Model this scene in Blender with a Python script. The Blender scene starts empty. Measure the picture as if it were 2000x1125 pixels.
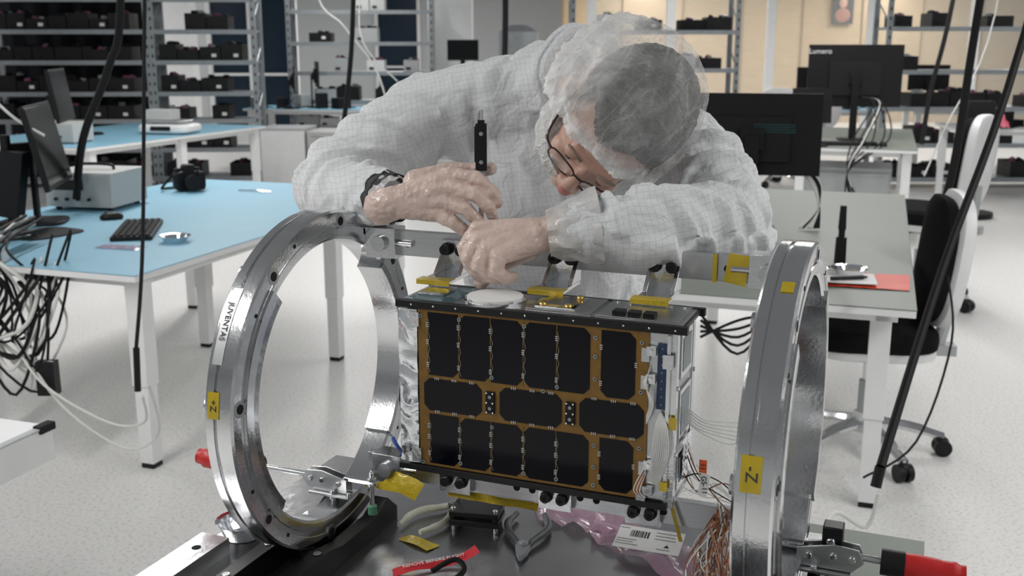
import bpy, bmesh, math, random
from mathutils import Vector, Matrix, noise, Euler
random.seed(7)
R=math.radians
scene=bpy.context.scene
COL=scene.collection
# ------------------------------------------------------------------ materials
MATS={}
def mat(name,col,rough=.5,metal=0.,nvar=.06,nscale=12.,bump=0.,bscale=60.,coat=0.,alpha=1.,emis=0.,stretch=None,spec=None,sss=0):
    if name in MATS: return MATS[name]
    m=bpy.data.materials.new(name); m.use_nodes=True
    nt=m.node_tree; N=nt.nodes; L=nt.links
    b=N['Principled BSDF']
    b.inputs['Roughness'].default_value=rough; b.inputs['Metallic'].default_value=metal
    b.inputs['Coat Weight'].default_value=coat
    if alpha<1: b.inputs['Alpha'].default_value=alpha
    if spec is not None: b.inputs['Specular IOR Level'].default_value=spec
    if sss:
        b.inputs['Subsurface Weight'].default_value=sss; b.inputs['Subsurface Scale'].default_value=.01
    tc=N.new('ShaderNodeTexCoord'); mp=N.new('ShaderNodeMapping'); L.new(tc.outputs['Object'],mp.inputs['Vector'])
    if stretch: mp.inputs['Scale'].default_value=stretch
    nz=N.new('ShaderNodeTexNoise'); nz.inputs['Scale'].default_value=nscale; nz.inputs['Detail'].default_value=4
    L.new(mp.outputs[0],nz.inputs['Vector'])
    mx=N.new('ShaderNodeMix'); mx.data_type='RGBA'
    c=tuple(col)+(1,)
    mx.inputs['A'].default_value=c; mx.inputs['B'].default_value=tuple(max(0,x*(1-nvar*2)) for x in col)+(1,)
    L.new(nz.outputs['Fac'],mx.inputs['Factor']); L.new(mx.outputs['Result'],b.inputs['Base Color'])
    if emis:
        L.new(mx.outputs['Result'],b.inputs['Emission Color']); b.inputs['Emission Strength'].default_value=emis
    if bump:
        n2=N.new('ShaderNodeTexNoise'); n2.inputs['Scale'].default_value=bscale; n2.inputs['Detail'].default_value=5
        L.new(mp.outputs[0],n2.inputs['Vector'])
        bp=N.new('ShaderNodeBump'); bp.inputs['Strength'].default_value=bump; bp.inputs['Distance'].default_value=.01
        L.new(n2.outputs['Fac'],bp.inputs['Height']); L.new(bp.outputs[0],b.inputs['Normal'])
    MATS[name]=m; return m
ALU=mat('machined_aluminium',(.76,.77,.78),.15,1,.10,30,.03,200)
ALU2=mat('brushed_aluminium',(.60,.61,.62),.30,1,.12,20,.08,120,stretch=(1,1,12))
PLATE=mat('plate_aluminium',(.52,.52,.53),.24,.95,.18,14,.04,60)
STEEL=mat('galvanised_steel',(.36,.39,.41),.45,.6,.15,20)
CHROME=mat('chrome',(.8,.8,.82),.1,1)
FOIL=mat('crinkled_foil',(.90,.92,.95),.12,1,.05,20,.12,60)
BLKA=mat('black_anodised',(.006,.006,.007),.35,0,spec=.35)
BLKP=mat('black_plastic',(.006,.006,.007),.45,spec=.3)
BLKM=mat('black_matte_plastic',(.012,.012,.014),.7,spec=.25)
BLKR=mat('black_rubber',(.006,.006,.007),.6,spec=.25)
CUSH=mat('black_fabric',(.010,.010,.011),.95,0,.2,200,spec=.1)
WHT=mat('white_powder_coat',(.80,.81,.81),.45)
WHTP=mat('white_plastic',(.76,.77,.77),.4)
GRYC=mat('grey_cabinet',(.42,.44,.44),.5)
GRYL=mat('light_grey_box',(.50,.51,.50),.5)
BLUE=mat('blue_esd_mat',(.23,.47,.61),.5,0,.05,8)
GRYM=mat('grey_green_esd_mat',(.20,.225,.195),.5,0,.04,8)
KAP=mat('kapton_tape',(.58,.42,.01),.25,.1,.15,40,.3,60,coat=.5)
PCB=mat('gold_kapton_panel',(.27,.14,.022),.35,.2,.25,90)
CELL=mat('solar_cell',(.002,.002,.005),.08,0,.1,20,spec=.22)
SILV=mat('silver_ink',(.60,.60,.56),.4,.3)
BPCB=mat('blue_circuit_board',(.012,.035,.09),.3)
GOLD=mat('gold_plating',(.85,.60,.18),.25,1)
CERA=mat('white_ceramic',(.80,.80,.78),.45)
RED=mat('red_grip',(.50,.012,.012),.4)
REDR=mat('red_ribbon',(.60,.02,.03),.6)
PINK=mat('pink_antistatic_bag',(.72,.42,.58),.15,0,.3,25,.5,40,coat=.8,alpha=.6)
PAPER=mat('paper_label',(.80,.80,.78),.6)
INK=mat('ink',(.03,.03,.03),.6)
WCAB=mat('white_cable',(.68,.68,.65),.5)
BRW=mat('brown_wire',(.16,.055,.025),.5)
ORNG=mat('orange_wire',(.36,.12,.04),.5)
BLUW=mat('blue_strap',(.02,.08,.35),.5)
BEIGE=mat('beige_grip',(.66,.66,.54),.45)
GREYG=mat('dark_grey_grip',(.05,.055,.06),.4)
GREEN=mat('green_rubber',(.10,.30,.18),.5)
ORED=mat('orange_red_sheet',(.72,.08,.04),.5)
SCRN=mat('dark_screen',(.004,.005,.006),.15,spec=.3)
SKIN=mat('skin',(.66,.41,.32),.45,0,.10,25,.15,120,sss=.15)
NOSE=mat('reddened_skin',(.58,.24,.20),.42,0,.1,25,.1,120,sss=.15)
GLOV=mat('vinyl_gloved_skin',(.76,.58,.505),.40,0,.18,42,.6,80,coat=.22)
GLVC=mat('vinyl_glove_cuff',(.80,.78,.76),.3,0,.1,30,.6,60,coat=.4,alpha=.62)
HAIR=mat('grey_hair',(.20,.20,.20),.9,0,.49,420,.8,420)
SHOE=mat('shoe',(.7,.7,.72),.6)
LAMP=mat('lamp_diffuser',(1,1,1),.5,emis=3.)
TEAL=mat('vent_teal',(.03,.13,.13),.5)

def floor_mat():
    m=bpy.data.materials.new('speckled_vinyl_floor'); m.use_nodes=True
    N=m.node_tree.nodes;L=m.node_tree.links;b=N['Principled BSDF']
    tc=N.new('ShaderNodeTexCoord')
    n=N.new('ShaderNodeTexNoise');n.inputs['Scale'].default_value=75;n.inputs['Detail'].default_value=3
    L.new(tc.outputs['Object'],n.inputs['Vector'])
    cr=N.new('ShaderNodeValToRGB');cr.color_ramp.elements[0].position=.34;cr.color_ramp.elements[0].color=(.53,.53,.515,1)
    cr.color_ramp.elements[1].position=.48;cr.color_ramp.elements[1].color=(.70,.695,.68,1)
    L.new(n.outputs['Fac'],cr.inputs[0]);L.new(cr.outputs[0],b.inputs['Base Color'])
    b.inputs['Roughness'].default_value=.38
    return m
FLOOR=floor_mat()
def fabric_mat():
    m=bpy.data.materials.new('esd_grid_fabric');m.use_nodes=True
    N=m.node_tree.nodes;L=m.node_tree.links;b=N['Principled BSDF']
    tc=N.new('ShaderNodeTexCoord')
    nz=N.new('ShaderNodeTexNoise');nz.inputs['Scale'].default_value=8
    L.new(tc.outputs['Object'],nz.inputs['Vector'])
    vm=N.new('ShaderNodeVectorMath');vm.operation='SCALE';vm.inputs['Scale'].default_value=.035
    L.new(nz.outputs['Color'],vm.inputs[0])
    va=N.new('ShaderNodeVectorMath');va.operation='ADD';L.new(tc.outputs['Object'],va.inputs[0]);L.new(vm.outputs[0],va.inputs[1])
    mp=N.new('ShaderNodeMapping');mp.inputs['Rotation'].default_value=(0,R(12),0);L.new(va.outputs[0],mp.inputs['Vector'])
    sp=N.new('ShaderNodeSeparateXYZ');L.new(mp.outputs[0],sp.inputs[0])
    outs=[]
    for ax in ('X','Z'):
        d=N.new('ShaderNodeMath');d.operation='MULTIPLY';d.inputs[1].default_value=1/.0085;L.new(sp.outputs[ax],d.inputs[0])
        f=N.new('ShaderNodeMath');f.operation='FRACT';L.new(d.outputs[0],f.inputs[0])
        c=N.new('ShaderNodeMath');c.operation='LESS_THAN';c.inputs[1].default_value=.11;L.new(f.outputs[0],c.inputs[0]);outs.append(c)
    mxx=N.new('ShaderNodeMath');mxx.operation='MAXIMUM';L.new(outs[0].outputs[0],mxx.inputs[0]);L.new(outs[1].outputs[0],mxx.inputs[1])
    mu=N.new('ShaderNodeMath');mu.operation='MULTIPLY';mu.inputs[1].default_value=.30;L.new(mxx.outputs[0],mu.inputs[0])
    mx=N.new('ShaderNodeMix');mx.data_type='RGBA';mx.inputs['A'].default_value=(.66,.67,.68,1);mx.inputs['B'].default_value=(.28,.29,.31,1)
    L.new(mu.outputs[0],mx.inputs['Factor']);L.new(mx.outputs['Result'],b.inputs['Base Color'])
    b.inputs['Roughness'].default_value=.8
    n2=N.new('ShaderNodeTexNoise');n2.inputs['Scale'].default_value=16;n2.inputs['Detail'].default_value=3;n2.inputs['Distortion'].default_value=1.5
    L.new(tc.outputs['Object'],n2.inputs['Vector'])
    bp=N.new('ShaderNodeBump');bp.inputs['Strength'].default_value=.55;bp.inputs['Distance'].default_value=.018
    L.new(n2.outputs['Fac'],bp.inputs['Height']);L.new(bp.outputs[0],b.inputs['Normal'])
    return m
FAB=fabric_mat()
def net_mat(name,base,gain,line,haze):
    m=bpy.data.materials.new(name);m.use_nodes=True
    N=m.node_tree.nodes;L=m.node_tree.links;b=N['Principled BSDF']
    b.inputs['Base Color'].default_value=(.80,.80,.79,1);b.inputs['Roughness'].default_value=.7
    tc=N.new('ShaderNodeTexCoord')
    def nz(sc,de,di,st=None):
        n=N.new('ShaderNodeTexNoise');n.inputs['Scale'].default_value=sc;n.inputs['Detail'].default_value=de;n.inputs['Distortion'].default_value=di
        if st:
            mp=N.new('ShaderNodeMapping');mp.inputs['Scale'].default_value=st;L.new(tc.outputs['Object'],mp.inputs['Vector']);L.new(mp.outputs[0],n.inputs['Vector'])
        else: L.new(tc.outputs['Object'],n.inputs['Vector'])
        return n.outputs['Fac']
    def m_(op,a,v):
        q=N.new('ShaderNodeMath');q.operation=op;L.new(a,q.inputs[0])
        if isinstance(v,(int,float)): q.inputs[1].default_value=v
        else: L.new(v,q.inputs[1])
        return q.outputs[0]
    def ridge(f,w,amp):
        a=m_('SUBTRACT',f,.5);q=N.new('ShaderNodeMath');q.operation='ABSOLUTE';L.new(a,q.inputs[0])
        r=N.new('ShaderNodeMapRange');r.inputs['From Min'].default_value=0;r.inputs['From Max'].default_value=w;r.inputs['To Min'].default_value=amp;r.inputs['To Max'].default_value=0
        L.new(q.outputs[0],r.inputs['Value']);return r.outputs[0]
    l1=ridge(nz(22,2,.5,(1.6,.45,.8)),.05,line);l2=ridge(nz(40,2,.3,(.5,1.5,1)),.04,line*.6)
    soft=m_('MULTIPLY',m_('SUBTRACT',nz(10,6,1.2),.35),haze*3)
    soft=m_('MAXIMUM',soft,0.)
    at=N.new('ShaderNodeAttribute');at.attribute_name='gather'
    g=m_('MULTIPLY',at.outputs['Fac'],gain)
    g=m_('ADD',g,base);g=m_('ADD',g,l1);g=m_('ADD',g,l2);g=m_('ADD',g,soft)
    g=m_('MINIMUM',g,.97)
    L.new(g,b.inputs['Alpha'])
    bp=N.new('ShaderNodeBump');bp.inputs['Strength'].default_value=.7;bp.inputs['Distance'].default_value=.01
    L.new(g,bp.inputs['Height']);L.new(bp.outputs[0],b.inputs['Normal'])
    return m
NET=net_mat('hairnet_mesh',.13,.64,.11,.15)
BNET=net_mat('beard_net_mesh',.50,.3,.2,.1)

# ------------------------------------------------------------------ builder
def cat(pts,k=6):
    P=[Vector(p) for p in pts]
    if len(P)<3: return P
    out=[]
    for i in range(len(P)-1):
        p0=P[max(i-1,0)];p1=P[i];p2=P[i+1];p3=P[min(i+2,len(P)-1)]
        for j in range(k):
            t=j/k
            out.append(.5*((2*p1)+(p2-p0)*t+(2*p0-5*p1+4*p2-p3)*t*t+(3*p1-p0-3*p2+p3)*t**3))
    out.append(P[-1]); return out
class B:
    def __init__(s,name):
        s.name=name;s.bm=bmesh.new();s.mats=[];s.M=Matrix()
    def mi(s,m):
        if m not in s.mats:s.mats.append(m)
        return s.mats.index(m)
    def setm(s,verts,m):
        i=s.mi(m)
        fs=set()
        for v in verts:
            for f in v.link_faces: fs.add(f)
        for f in fs: f.material_index=i
    def box(s,c,size,m,rot=(0,0,0)):
        X=s.M@Matrix.Translation(c)@Euler([R(a) for a in rot]).to_matrix().to_4x4()@Matrix.Diagonal((size[0],size[1],size[2],1))
        r=bmesh.ops.create_cube(s.bm,size=1,matrix=X);s.setm(r['verts'],m)
    def bb(s,a,b,m):
        s.box([(a[i]+b[i])/2 for i in range(3)],[abs(b[i]-a[i]) for i in range(3)],m)
    def cyl(s,p0,p1,r0,m,r1=None,seg=20):
        p0=Vector(p0);p1=Vector(p1);d=p1-p0
        if r1 is None:r1=r0
        X=s.M@Matrix.Translation((p0+p1)/2)@d.to_track_quat('Z','Y').to_matrix().to_4x4()
        r=bmesh.ops.create_cone(s.bm,cap_ends=True,segments=seg,radius1=r0,radius2=r1,depth=d.length,matrix=X);s.setm(r['verts'],m)
    def ell(s,c,r,m,rot=(0,0,0),u=20,v=12):
        X=s.M@Matrix.Translation(c)@Euler([R(a) for a in rot]).to_matrix().to_4x4()@Matrix.Diagonal((r[0],r[1],r[2],1))
        q=bmesh.ops.create_uvsphere(s.bm,u_segments=u,v_segments=v,radius=1,matrix=X);s.setm(q['verts'],m)
    def tube(s,pts,r,m,seg=8,k=6,smooth=True,radii=None):
        P=cat(pts,k) if smooth else [Vector(p) for p in pts]
        n=len(P);i=s.mi(m);rings=[]
        up=Vector((0,0,1))
        d0=(P[1]-P[0]).normalized()
        if abs(d0.dot(up))>.95: up=Vector((1,0,0))
        nx=d0.cross(up).normalized()
        for a in range(n):
            d=(P[min(a+1,n-1)]-P[max(a-1,0)])
            if d.length<1e-9:d=d0
            d.normalize()
            nx=(nx-d*nx.dot(d)).normalized();ny=d.cross(nx)
            rr=r if radii is None else radii[min(int(a/(n-1)*(len(radii)-1)+.5),len(radii)-1)]
            rings.append([s.bm.verts.new(s.M@(P[a]+rr*(math.cos(2*math.pi*j/seg)*nx+math.sin(2*math.pi*j/seg)*ny))) for j in range(seg)])
        for a in range(n-1):
            for j in range(seg):
                f=s.bm.faces.new((rings[a][j],rings[a][(j+1)%seg],rings[a+1][(j+1)%seg],rings[a+1][j]));f.material_index=i
        for rg in (rings[0][::-1],rings[-1]):
            f=s.bm.faces.new(rg);f.material_index=i
    def prism(s,pts,o,ax,ay,az,t,m):
        o=Vector(o);ax=Vector(ax);ay=Vector(ay);az=Vector(az);i=s.mi(m)
        a=[s.bm.verts.new(s.M@(o+ax*p[0]+ay*p[1])) for p in pts]
        b=[s.bm.verts.new(s.M@(o+ax*p[0]+ay*p[1]+az*t)) for p in pts]
        n=len(pts);fs=[s.bm.faces.new(a[::-1]),s.bm.faces.new(b)]
        for j in range(n): fs.append(s.bm.faces.new((a[j],a[(j+1)%n],b[(j+1)%n],b[j])))
        for f in fs:f.material_index=i
    def lathe(s,prof,o,axis,m,seg=96,a0=0,a1=360,ref=None):
        o=Vector(o);ax=Vector(axis).normalized();ref=Vector(ref) if ref else ax.orthogonal().normalized()
        r2=ax.cross(ref);i=s.mi(m);full=abs(a1-a0-360)<.01
        n=seg if full else seg+1;rings=[]
        for k in range(n):
            a=R(a0+(a1-a0)*k/seg);d=ref*math.cos(a)+r2*math.sin(a)
            rings.append([s.bm.verts.new(s.M@(o+ax*p[0]+d*p[1])) for p in prof])
        q=len(prof)
        for k in range(seg):
            A=rings[k];C=rings[(k+1)%n]
            for j in range(q):
                f=s.bm.faces.new((A[j],A[(j+1)%q],C[(j+1)%q],C[j]));f.material_index=i
        if not full:
            for rg in (rings[0],rings[-1][::-1]):
                f=s.bm.faces.new(rg);f.material_index=i
    def pad(s,c,size,m,rot=(0,0,0),e=4,bend=0,n=36):
        X=s.M@Matrix.Translation(c)@Euler([R(a) for a in rot]).to_matrix().to_4x4()
        a,b_,t=size[0]/2,size[1]/2,size[2]/2;i=s.mi(m)
        lay=[(-1,.0),(-1,.6),(-1,.9),(-.6,.99),(0,1),(.6,.99),(1,.9),(1,.6),(1,0)]
        rings=[]
        for (z,sc) in lay:
            if sc==0: rings.append([s.bm.verts.new(X@Vector((0,0,z*t)))]);continue
            rg=[]
            for k in range(n):
                th=2*math.pi*k/n;cx=math.cos(th);sx=math.sin(th)
                x=a*sc*math.copysign(abs(cx)**(2/e),cx);y=b_*sc*math.copysign(abs(sx)**(2/e),sx)
                rg.append(s.bm.verts.new(X@Vector((x,y,z*t+bend*x*x))))
            rings.append(rg)
        for q in range(len(rings)-1):
            A=rings[q];C=rings[q+1]
            for k in range(n):
                if len(A)==1: f=s.bm.faces.new((A[0],C[(k+1)%n],C[k]))
                elif len(C)==1: f=s.bm.faces.new((A[k],A[(k+1)%n],C[0]))
                else: f=s.bm.faces.new((A[k],A[(k+1)%n],C[(k+1)%n],C[k]))
                f.material_index=i
    def sheet(s,c4,nx,ny,amp,m,seed=0,fr=20,up=(0,0,1)):
        c=[Vector(p) for p in c4];i=s.mi(m);up=Vector(up);g=[]
        for a in range(nx+1):
            row=[]
            for b in range(ny+1):
                u=a/nx;v=b/ny
                p=c[0]*(1-u)*(1-v)+c[1]*u*(1-v)+c[2]*u*v+c[3]*(1-u)*v
                h=abs(noise.noise(Vector((p.x*fr+seed,p.y*fr,p.z*fr+seed*3))))*amp*2+amp*.15
                p=p+up*h;row.append(s.bm.verts.new(s.M@p))
            g.append(row)
        for a in range(nx):
            for b in range(ny):
                f=s.bm.faces.new((g[a][b],g[a+1][b],g[a+1][b+1],g[a][b+1]));f.material_index=i
    def done(s,loc=(0,0,0),rz=0,parent=None,bevel=0,X=None,sharp=35):
        bmesh.ops.recalc_face_normals(s.bm,faces=s.bm.faces)
        me=bpy.data.meshes.new(s.name);s.bm.to_mesh(me);s.bm.free()
        for m in s.mats: me.materials.append(m)
        me.shade_smooth() if hasattr(me,'shade_smooth') else [setattr(p,'use_smooth',True) for p in me.polygons]
        try: me.set_sharp_from_angle(angle=R(sharp))
        except Exception: pass
        o=bpy.data.objects.new(s.name,me);COL.objects.link(o)
        o.matrix_basis=X if X is not None else Matrix.Translation(loc)@Matrix.Rotation(R(rz),4,'Z')
        if bevel:
            md=o.modifiers.new('bevel','BEVEL');md.width=bevel;md.segments=2;md.limit_method='ANGLE';md.angle_limit=R(40)
        if parent: par(o,parent)
        return o
def par(o,p):
    o.parent=p;o.matrix_parent_inverse=p.matrix_basis.inverted()
def empty(name,loc=(0,0,0)):
    o=bpy.data.objects.new(name,None);COL.objects.link(o);o.matrix_basis=Matrix.Translation(loc);o.empty_display_size=.1;return o
def text(name,s,size,X,m,parent=None,ext=.0002,align='CENTER'):
    c=bpy.data.curves.new(name,'FONT');c.body=s;c.size=size;c.extrude=ext;c.align_x=align;c.align_y='CENTER'
    t=bpy.data.objects.new(name+'_c',c);COL.objects.link(t)
    bpy.context.view_layer.update();dg=bpy.context.evaluated_depsgraph_get()
    me=bpy.data.meshes.new_from_object(t.evaluated_get(dg));bpy.data.objects.remove(t)
    o=bpy.data.objects.new(name,me);COL.objects.link(o);me.materials.clear();me.materials.append(m);o.matrix_basis=X
    if parent:par(o,parent)
    return o
def axes(o,x,y):
    x=Vector(x).normalized();y=Vector(y);y=(y-x*y.dot(x)).normalized();z=x.cross(y)
    M=Matrix((x,y,z)).transposed().to_4x4();M.translation=Vector(o);return M
def organic(name,prims,vox,sm,m,parent=None,disp=None,X=Matrix()):
    b=B(name+'_tmp');b.mi(m)
    for p in prims:
        if p[0]=='e':
            b.ell(p[1],p[2],m,p[3] if len(p)>3 else (0,0,0),24,16)
        else:
            pts=[Vector(q) for q in p[1]];rad=p[2]
            for a in range(len(pts)):
                b.ell(pts[a],(rad[a],)*3,m,u=20,v=14)
                if a<len(pts)-1:
                    d=(pts[a+1]-pts[a])
                    if d.length>1e-4: b.cyl(pts[a],pts[a+1],rad[a],m,rad[a+1],seg=20)
    o=b.done()
    md=o.modifiers.new('r','REMESH');md.mode='VOXEL';md.voxel_size=vox
    ms=o.modifiers.new('s','SMOOTH');ms.factor=.5;ms.iterations=sm
    bpy.context.view_layer.update();dg=bpy.context.evaluated_depsgraph_get()
    me=bpy.data.meshes.new_from_object(o.evaluated_get(dg));bpy.data.objects.remove(o)
    if disp:
        nr=[v.normal.copy() for v in me.vertices]
        for v,n_ in zip(me.vertices,nr): v.co=v.co+n_*disp(v.co)
    me.materials.clear();me.materials.append(m)
    for p in me.polygons:p.use_smooth=True;p.material_index=0
    me.name=name
    o=bpy.data.objects.new(name,me);COL.objects.link(o);o.matrix_basis=X
    if parent:par(o,parent)
    return o

# ------------------------------------------------------------------ room shell
b=B('floor');b.bb((-13,-4,-.1),(13,26,0),FLOOR);b.done()
WALL=mat('painted_wall',(.58,.60,.61),.7)
WOOD=mat('plywood_wall',(.60,.46,.30),.6,0,.12,3,stretch=(1,1,6))
DARKW=mat('night_glass',(.018,.032,.05),.25,spec=.15)
DARKC=mat('dark_curtain',(.02,.022,.025),.9,0,.2,6,spec=.1)
GLASS=mat('partition_glass',(.75,.80,.80),.05,alpha=.16)
b=B('wall_back');b.bb((-13,26,0),(13,26.2,3.6),WALL);b.done()
b=B('wall_left');b.bb((-13.2,-4,0),(-13,26.2,3.6),WALL);b.done()
b=B('wall_right');b.bb((13,-4,0),(13.2,26.2,3.6),WALL);b.done()
b=B('wall_front');b.bb((-13.2,-4.2,0),(13.2,-4,3.6),WALL);b.done()
k=1
for (x0,x1,y) in ((-12.8,-10.3,25.9),(-10.2,-8.4,25.9),(-5.50,-4.75,19.9),(-4.68,-3.95,19.9),(-3.2,-2.2,25.9)):
    b=B('window_%d'%k);k+=1
    b.bb((x0,y,.05),(x1,y+.05,3.4),DARKW)
    for xx in (x0,x1): b.bb((xx-.04,y-.08,0),(xx+.04,y+.09,3.5),WHT)
    b.bb((x0,y-.08,0),(x1,y+.09,.1),WHT);b.bb((x0,y-.06,1.0),(x1,y,1.05),WHT);b.bb((x0,y-.08,3.4),(x1,y+.09,3.5),WHT)
    b.done()
b=B('wall_segment');b.bb((-6.4,19.95,0),(-5.55,20.1,3.5),WALL);b.done()
b=B('dark_partition_curtain')
pts=[(-7.6+i*.06,13.0+.03*math.sin(i*1.3)) for i in range(56)]
b.prism(pts+[(p[0],p[1]+.02) for p in pts[::-1]],(0,0,.05),(1,0,0),(0,1,0),(0,0,1),2.75,DARKC);b.done()
b=B('wall_plywood');b.bb((1.0,22,0),(12.9,22.1,3.5),WOOD)
for i in range(10): b.bb((1.0+i*1.2,21.97,0),(1.03+i*1.2,22.0,3.5),mat('wood_joint',(.35,.25,.15),.7))
b.done()
b=B('glass_partition')
for x in (1.3,2.6,4.25,5.9,7.6,9.3,11): b.bb((x-.07,17.95,0),(x+.07,18.05,3.4),WHT)
b.bb((1.3,17.95,0),(11,18.05,.1),WHT);b.bb((1.3,17.96,3.3),(11,18.04,3.4),WHT)
b.bb((1.3,17.99,.1),(11,18.0,3.3),GLASS);b.done()
b=B('column');b.bb((-1.15,15.0,0),(-.55,15.6,3.4),WHT);b.done(bevel=.01)
b=B('column');b.bb((-5.75,17.0,0),(-5.0,17.4,3.4),WHT);b.done(bevel=.01)
b=B('portrait_poster');b.bb((6.38,21.9,1.95),(6.80,21.93,2.55),mat('poster_dark',(.08,.07,.07),.5))
b.ell((6.59,21.9,2.36),(.08,.02,.1),SKIN);b.ell((6.59,21.9,2.12),(.15,.02,.14),mat('poster_shirt',(.4,.2,.15),.6));b.done()
def shelf(loc,rz,W,D,H,levels,fill,seed,dark=True):
    rnd=random.Random(seed)
    b=B('storage_shelf')
    for x in (0,W):
        for y in (0,D):
            b.box((x,y,H/2),(.055,.035,H),STEEL)
            if y==0:
                for q in range(int(H/.1)): b.box((x,-.02,.05+q*.1),(.014,.008,.035),BLKM)
        for q in range(4): b.cyl((x,0,.3+q*.5),(x,D,.55+q*.5),.008,STEEL,seg=6)
    for z in levels:
        b.bb((0,0,z-.03),(W,D,z),STEEL);b.bb((0,-.02,z-.045),(W,0,z+.004),STEEL)
    b.done(loc,rz)
    c=B('parts_bins')
    PURP=mat('purple_parts',(.25,.08,.16),.6)
    for z in levels[:-1]:
        x=.06
        while x<W-.3:
            w=rnd.choice((.2,.24,.3))
            if rnd.random()<fill:
                h=rnd.choice((.12,.15,.18));x1=x+w-.012
                mm=BLKP if (dark or rnd.random()<.3) else rnd.choice((GRYC,WHTP,BLKM,GRYL))
                c.bb((x,.02,z+.002),(x1,.36,z+.012),mm);c.bb((x,.02,z+.012),(x1,.03,z+h),mm);c.bb((x,.35,z+.012),(x1,.36,z+h),mm)
                c.bb((x,.03,z+.012),(x+.008,.35,z+h),mm);c.bb((x1-.008,.03,z+.012),(x1,.35,z+h),mm)
                c.bb((x+.03,.012,z+.03),(x+.09,.02,z+.06),BLKM)
                for q in range(3):
                    c.box((x+.05+rnd.random()*(w-.1),.1+rnd.random()*.2,z+h-.005),(.06,.05,.06),rnd.choice((BLKP,BLKM,GRYC,PURP)),(rnd.random()*40,0,rnd.random()*90))
                if rnd.random()<.3: c.bb((x+w*.55,.010,z+.04),(x+w*.55+.05,.02,z+.075),PAPER)
            x+=w
    c.done(loc,rz)
lv=[.12,.44,.76,1.06,1.40,1.73,2.07,2.42]
shelf((-5.75,11.9,0),3,1.75,.42,2.5,lv,.92,1)
shelf((-3.95,12.0,0),3,1.1,.42,2.5,lv,.88,2)
shelf((-6.2,9.9,0),4,.95,.42,2.5,lv,.8,12)
shelf((-2.9,14.2,0),2,1.85,.45,2.5,[.12,.5,.85,1.22,1.6,2.0,2.4],.45,3,False)
shelf((.7,12.6,0),0,1.9,.45,2.6,[.12,.5,.9,1.3,1.73,2.5],.25,4,False)
shelf((4.1,11.9,0),0,2.2,.45,2.6,[.12,.5,.9,1.30,1.76,2.5],.4,5,True)
b=B('steel_tank');b.cyl((.1,16.5,0),(.1,16.5,1.75),.3,STEEL,seg=32);b.cyl((.1,16.5,1.75),(.1,16.5,1.85),.3,STEEL,.12,seg=32);b.cyl((.1,16.5,1.2),(.1,16.5,1.24),.31,ALU,seg=32);b.done()

def table(name,loc,rz,U,V,top,legs,h=.78):
    b=B(name)
    b.bb((-U,0,h-.028),(0,V,h-.004),WHT);b.bb((-U-.002,-.002,h-.004),(.002,V+.002,h),top)
    b.bb((-U+.05,.1,h-.07),(-.05,.15,h-.028),WHT);b.bb((-U+.05,V-.15,h-.07),(-.05,V-.1,h-.028),WHT)
    b.bb((-.12,.1,h-.07),(-.07,V-.1,h-.028),WHT)
    for (x,y) in legs:
        b.bb((x-.03,y-.03,0.02),(x+.03,y+.03,.42),WHT);b.bb((x-.035,y-.035,.33),(x+.035,y+.035,h-.028),WHT)
        b.bb((x-.028,y-.028,0),(x+.028,y+.028,.02),BLKP)
    return b.done(loc,rz,bevel=.003)
table('workbench',(-1.36,3.75,0),-19,1.5,2.45,BLUE,[(-.07,.1),(-.82,.1),(-.07,1.6),(-.85,1.6),(-1.43,.1),(-1.43,2.3),(-.07,2.35)])
table('workbench',(-3.38,8.5,0),-21,1.5,2.5,BLUE,[(-.07,.1),(-1.43,.1),(-.07,2.4),(-1.43,2.4),(-.07,1.25)])
table('workbench',(-1.75,13.3,0),-12,1.7,.8,BLUE,[(-.07,.1),(-1.63,.1),(-.07,.7),(-1.63,.7)])
table('workbench',(1.27,3.24,0),-19,1.1,2.75,GRYM,[(-.10,.25),(-1.0,.25),(-.1,2.6),(-1.0,2.6)])
table('workbench',(3.15,8.3,0),-19,.95,2.2,GRYM,[(-.07,.1),(-.88,.1),(-.07,2.1),(-.88,2.1)])
table('workbench',(4.6,13.2,0),-8,2.2,.9,BLUE,[(-.07,.1),(-2.13,.1),(-.07,.8),(-2.13,.8)])
table('workbench',(7.4,13.2,0),-8,2.4,.9,BLUE,[(-.07,.1),(-2.3,.1),(-.07,.8),(-2.3,.8)])
table('workbench',(6.2,10.2,0),-8,1.9,.8,GRYL,[(-.07,.1),(-1.83,.1),(-.07,.7),(-1.83,.7)])

def cabinet(name,loc,rz,W,D,H,n,mm):
    b=B(name);b.bb((0,0,.04),(W,D,H),mm);b.bb((.02,.02,0),(W-.02,D-.02,.04),BLKP)
    dh=(H-.08)/n
    for i in range(n):
        z=.06+i*dh;b.bb((.015,-.015,z),(W-.015,0,z+dh-.012),mm);b.bb((.06,-.03,z+dh-.035),(W-.06,-.015,z+dh-.022),ALU2)
    return b.done(loc,rz,bevel=.004)
cabinet('drawer_cabinet',(-2.30,12.0,0),-4,.40,.6,.62,4,GRYL)
b=B('side_cabinet');b.bb((0,0,.04),(.50,.55,.64),WHT);b.bb((.02,.02,0),(.48,.53,.04),BLKP);b.bb((-.01,-.01,.64),(.51,.56,.66),GRYC);b.done((-2.82,12.0,0),-4,bevel=.004)
cabinet('drawer_cabinet',(2.4,8.8,0),-19,.7,.55,.6,2,GRYC)
b=B('drawer_trolley');b.bb((-.78,.0,.08),(-.30,.55,.62),WHT);b.bb((-.79,-.01,.62),(-.29,.56,.64),WHT)
b.bb((-.30,.03,.515),(-.012,.52,.525),WHT)
for y in(.03,.505): b.bb((-.30,y,.525),(-.012,y+.015,.585),WHT)
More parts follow.
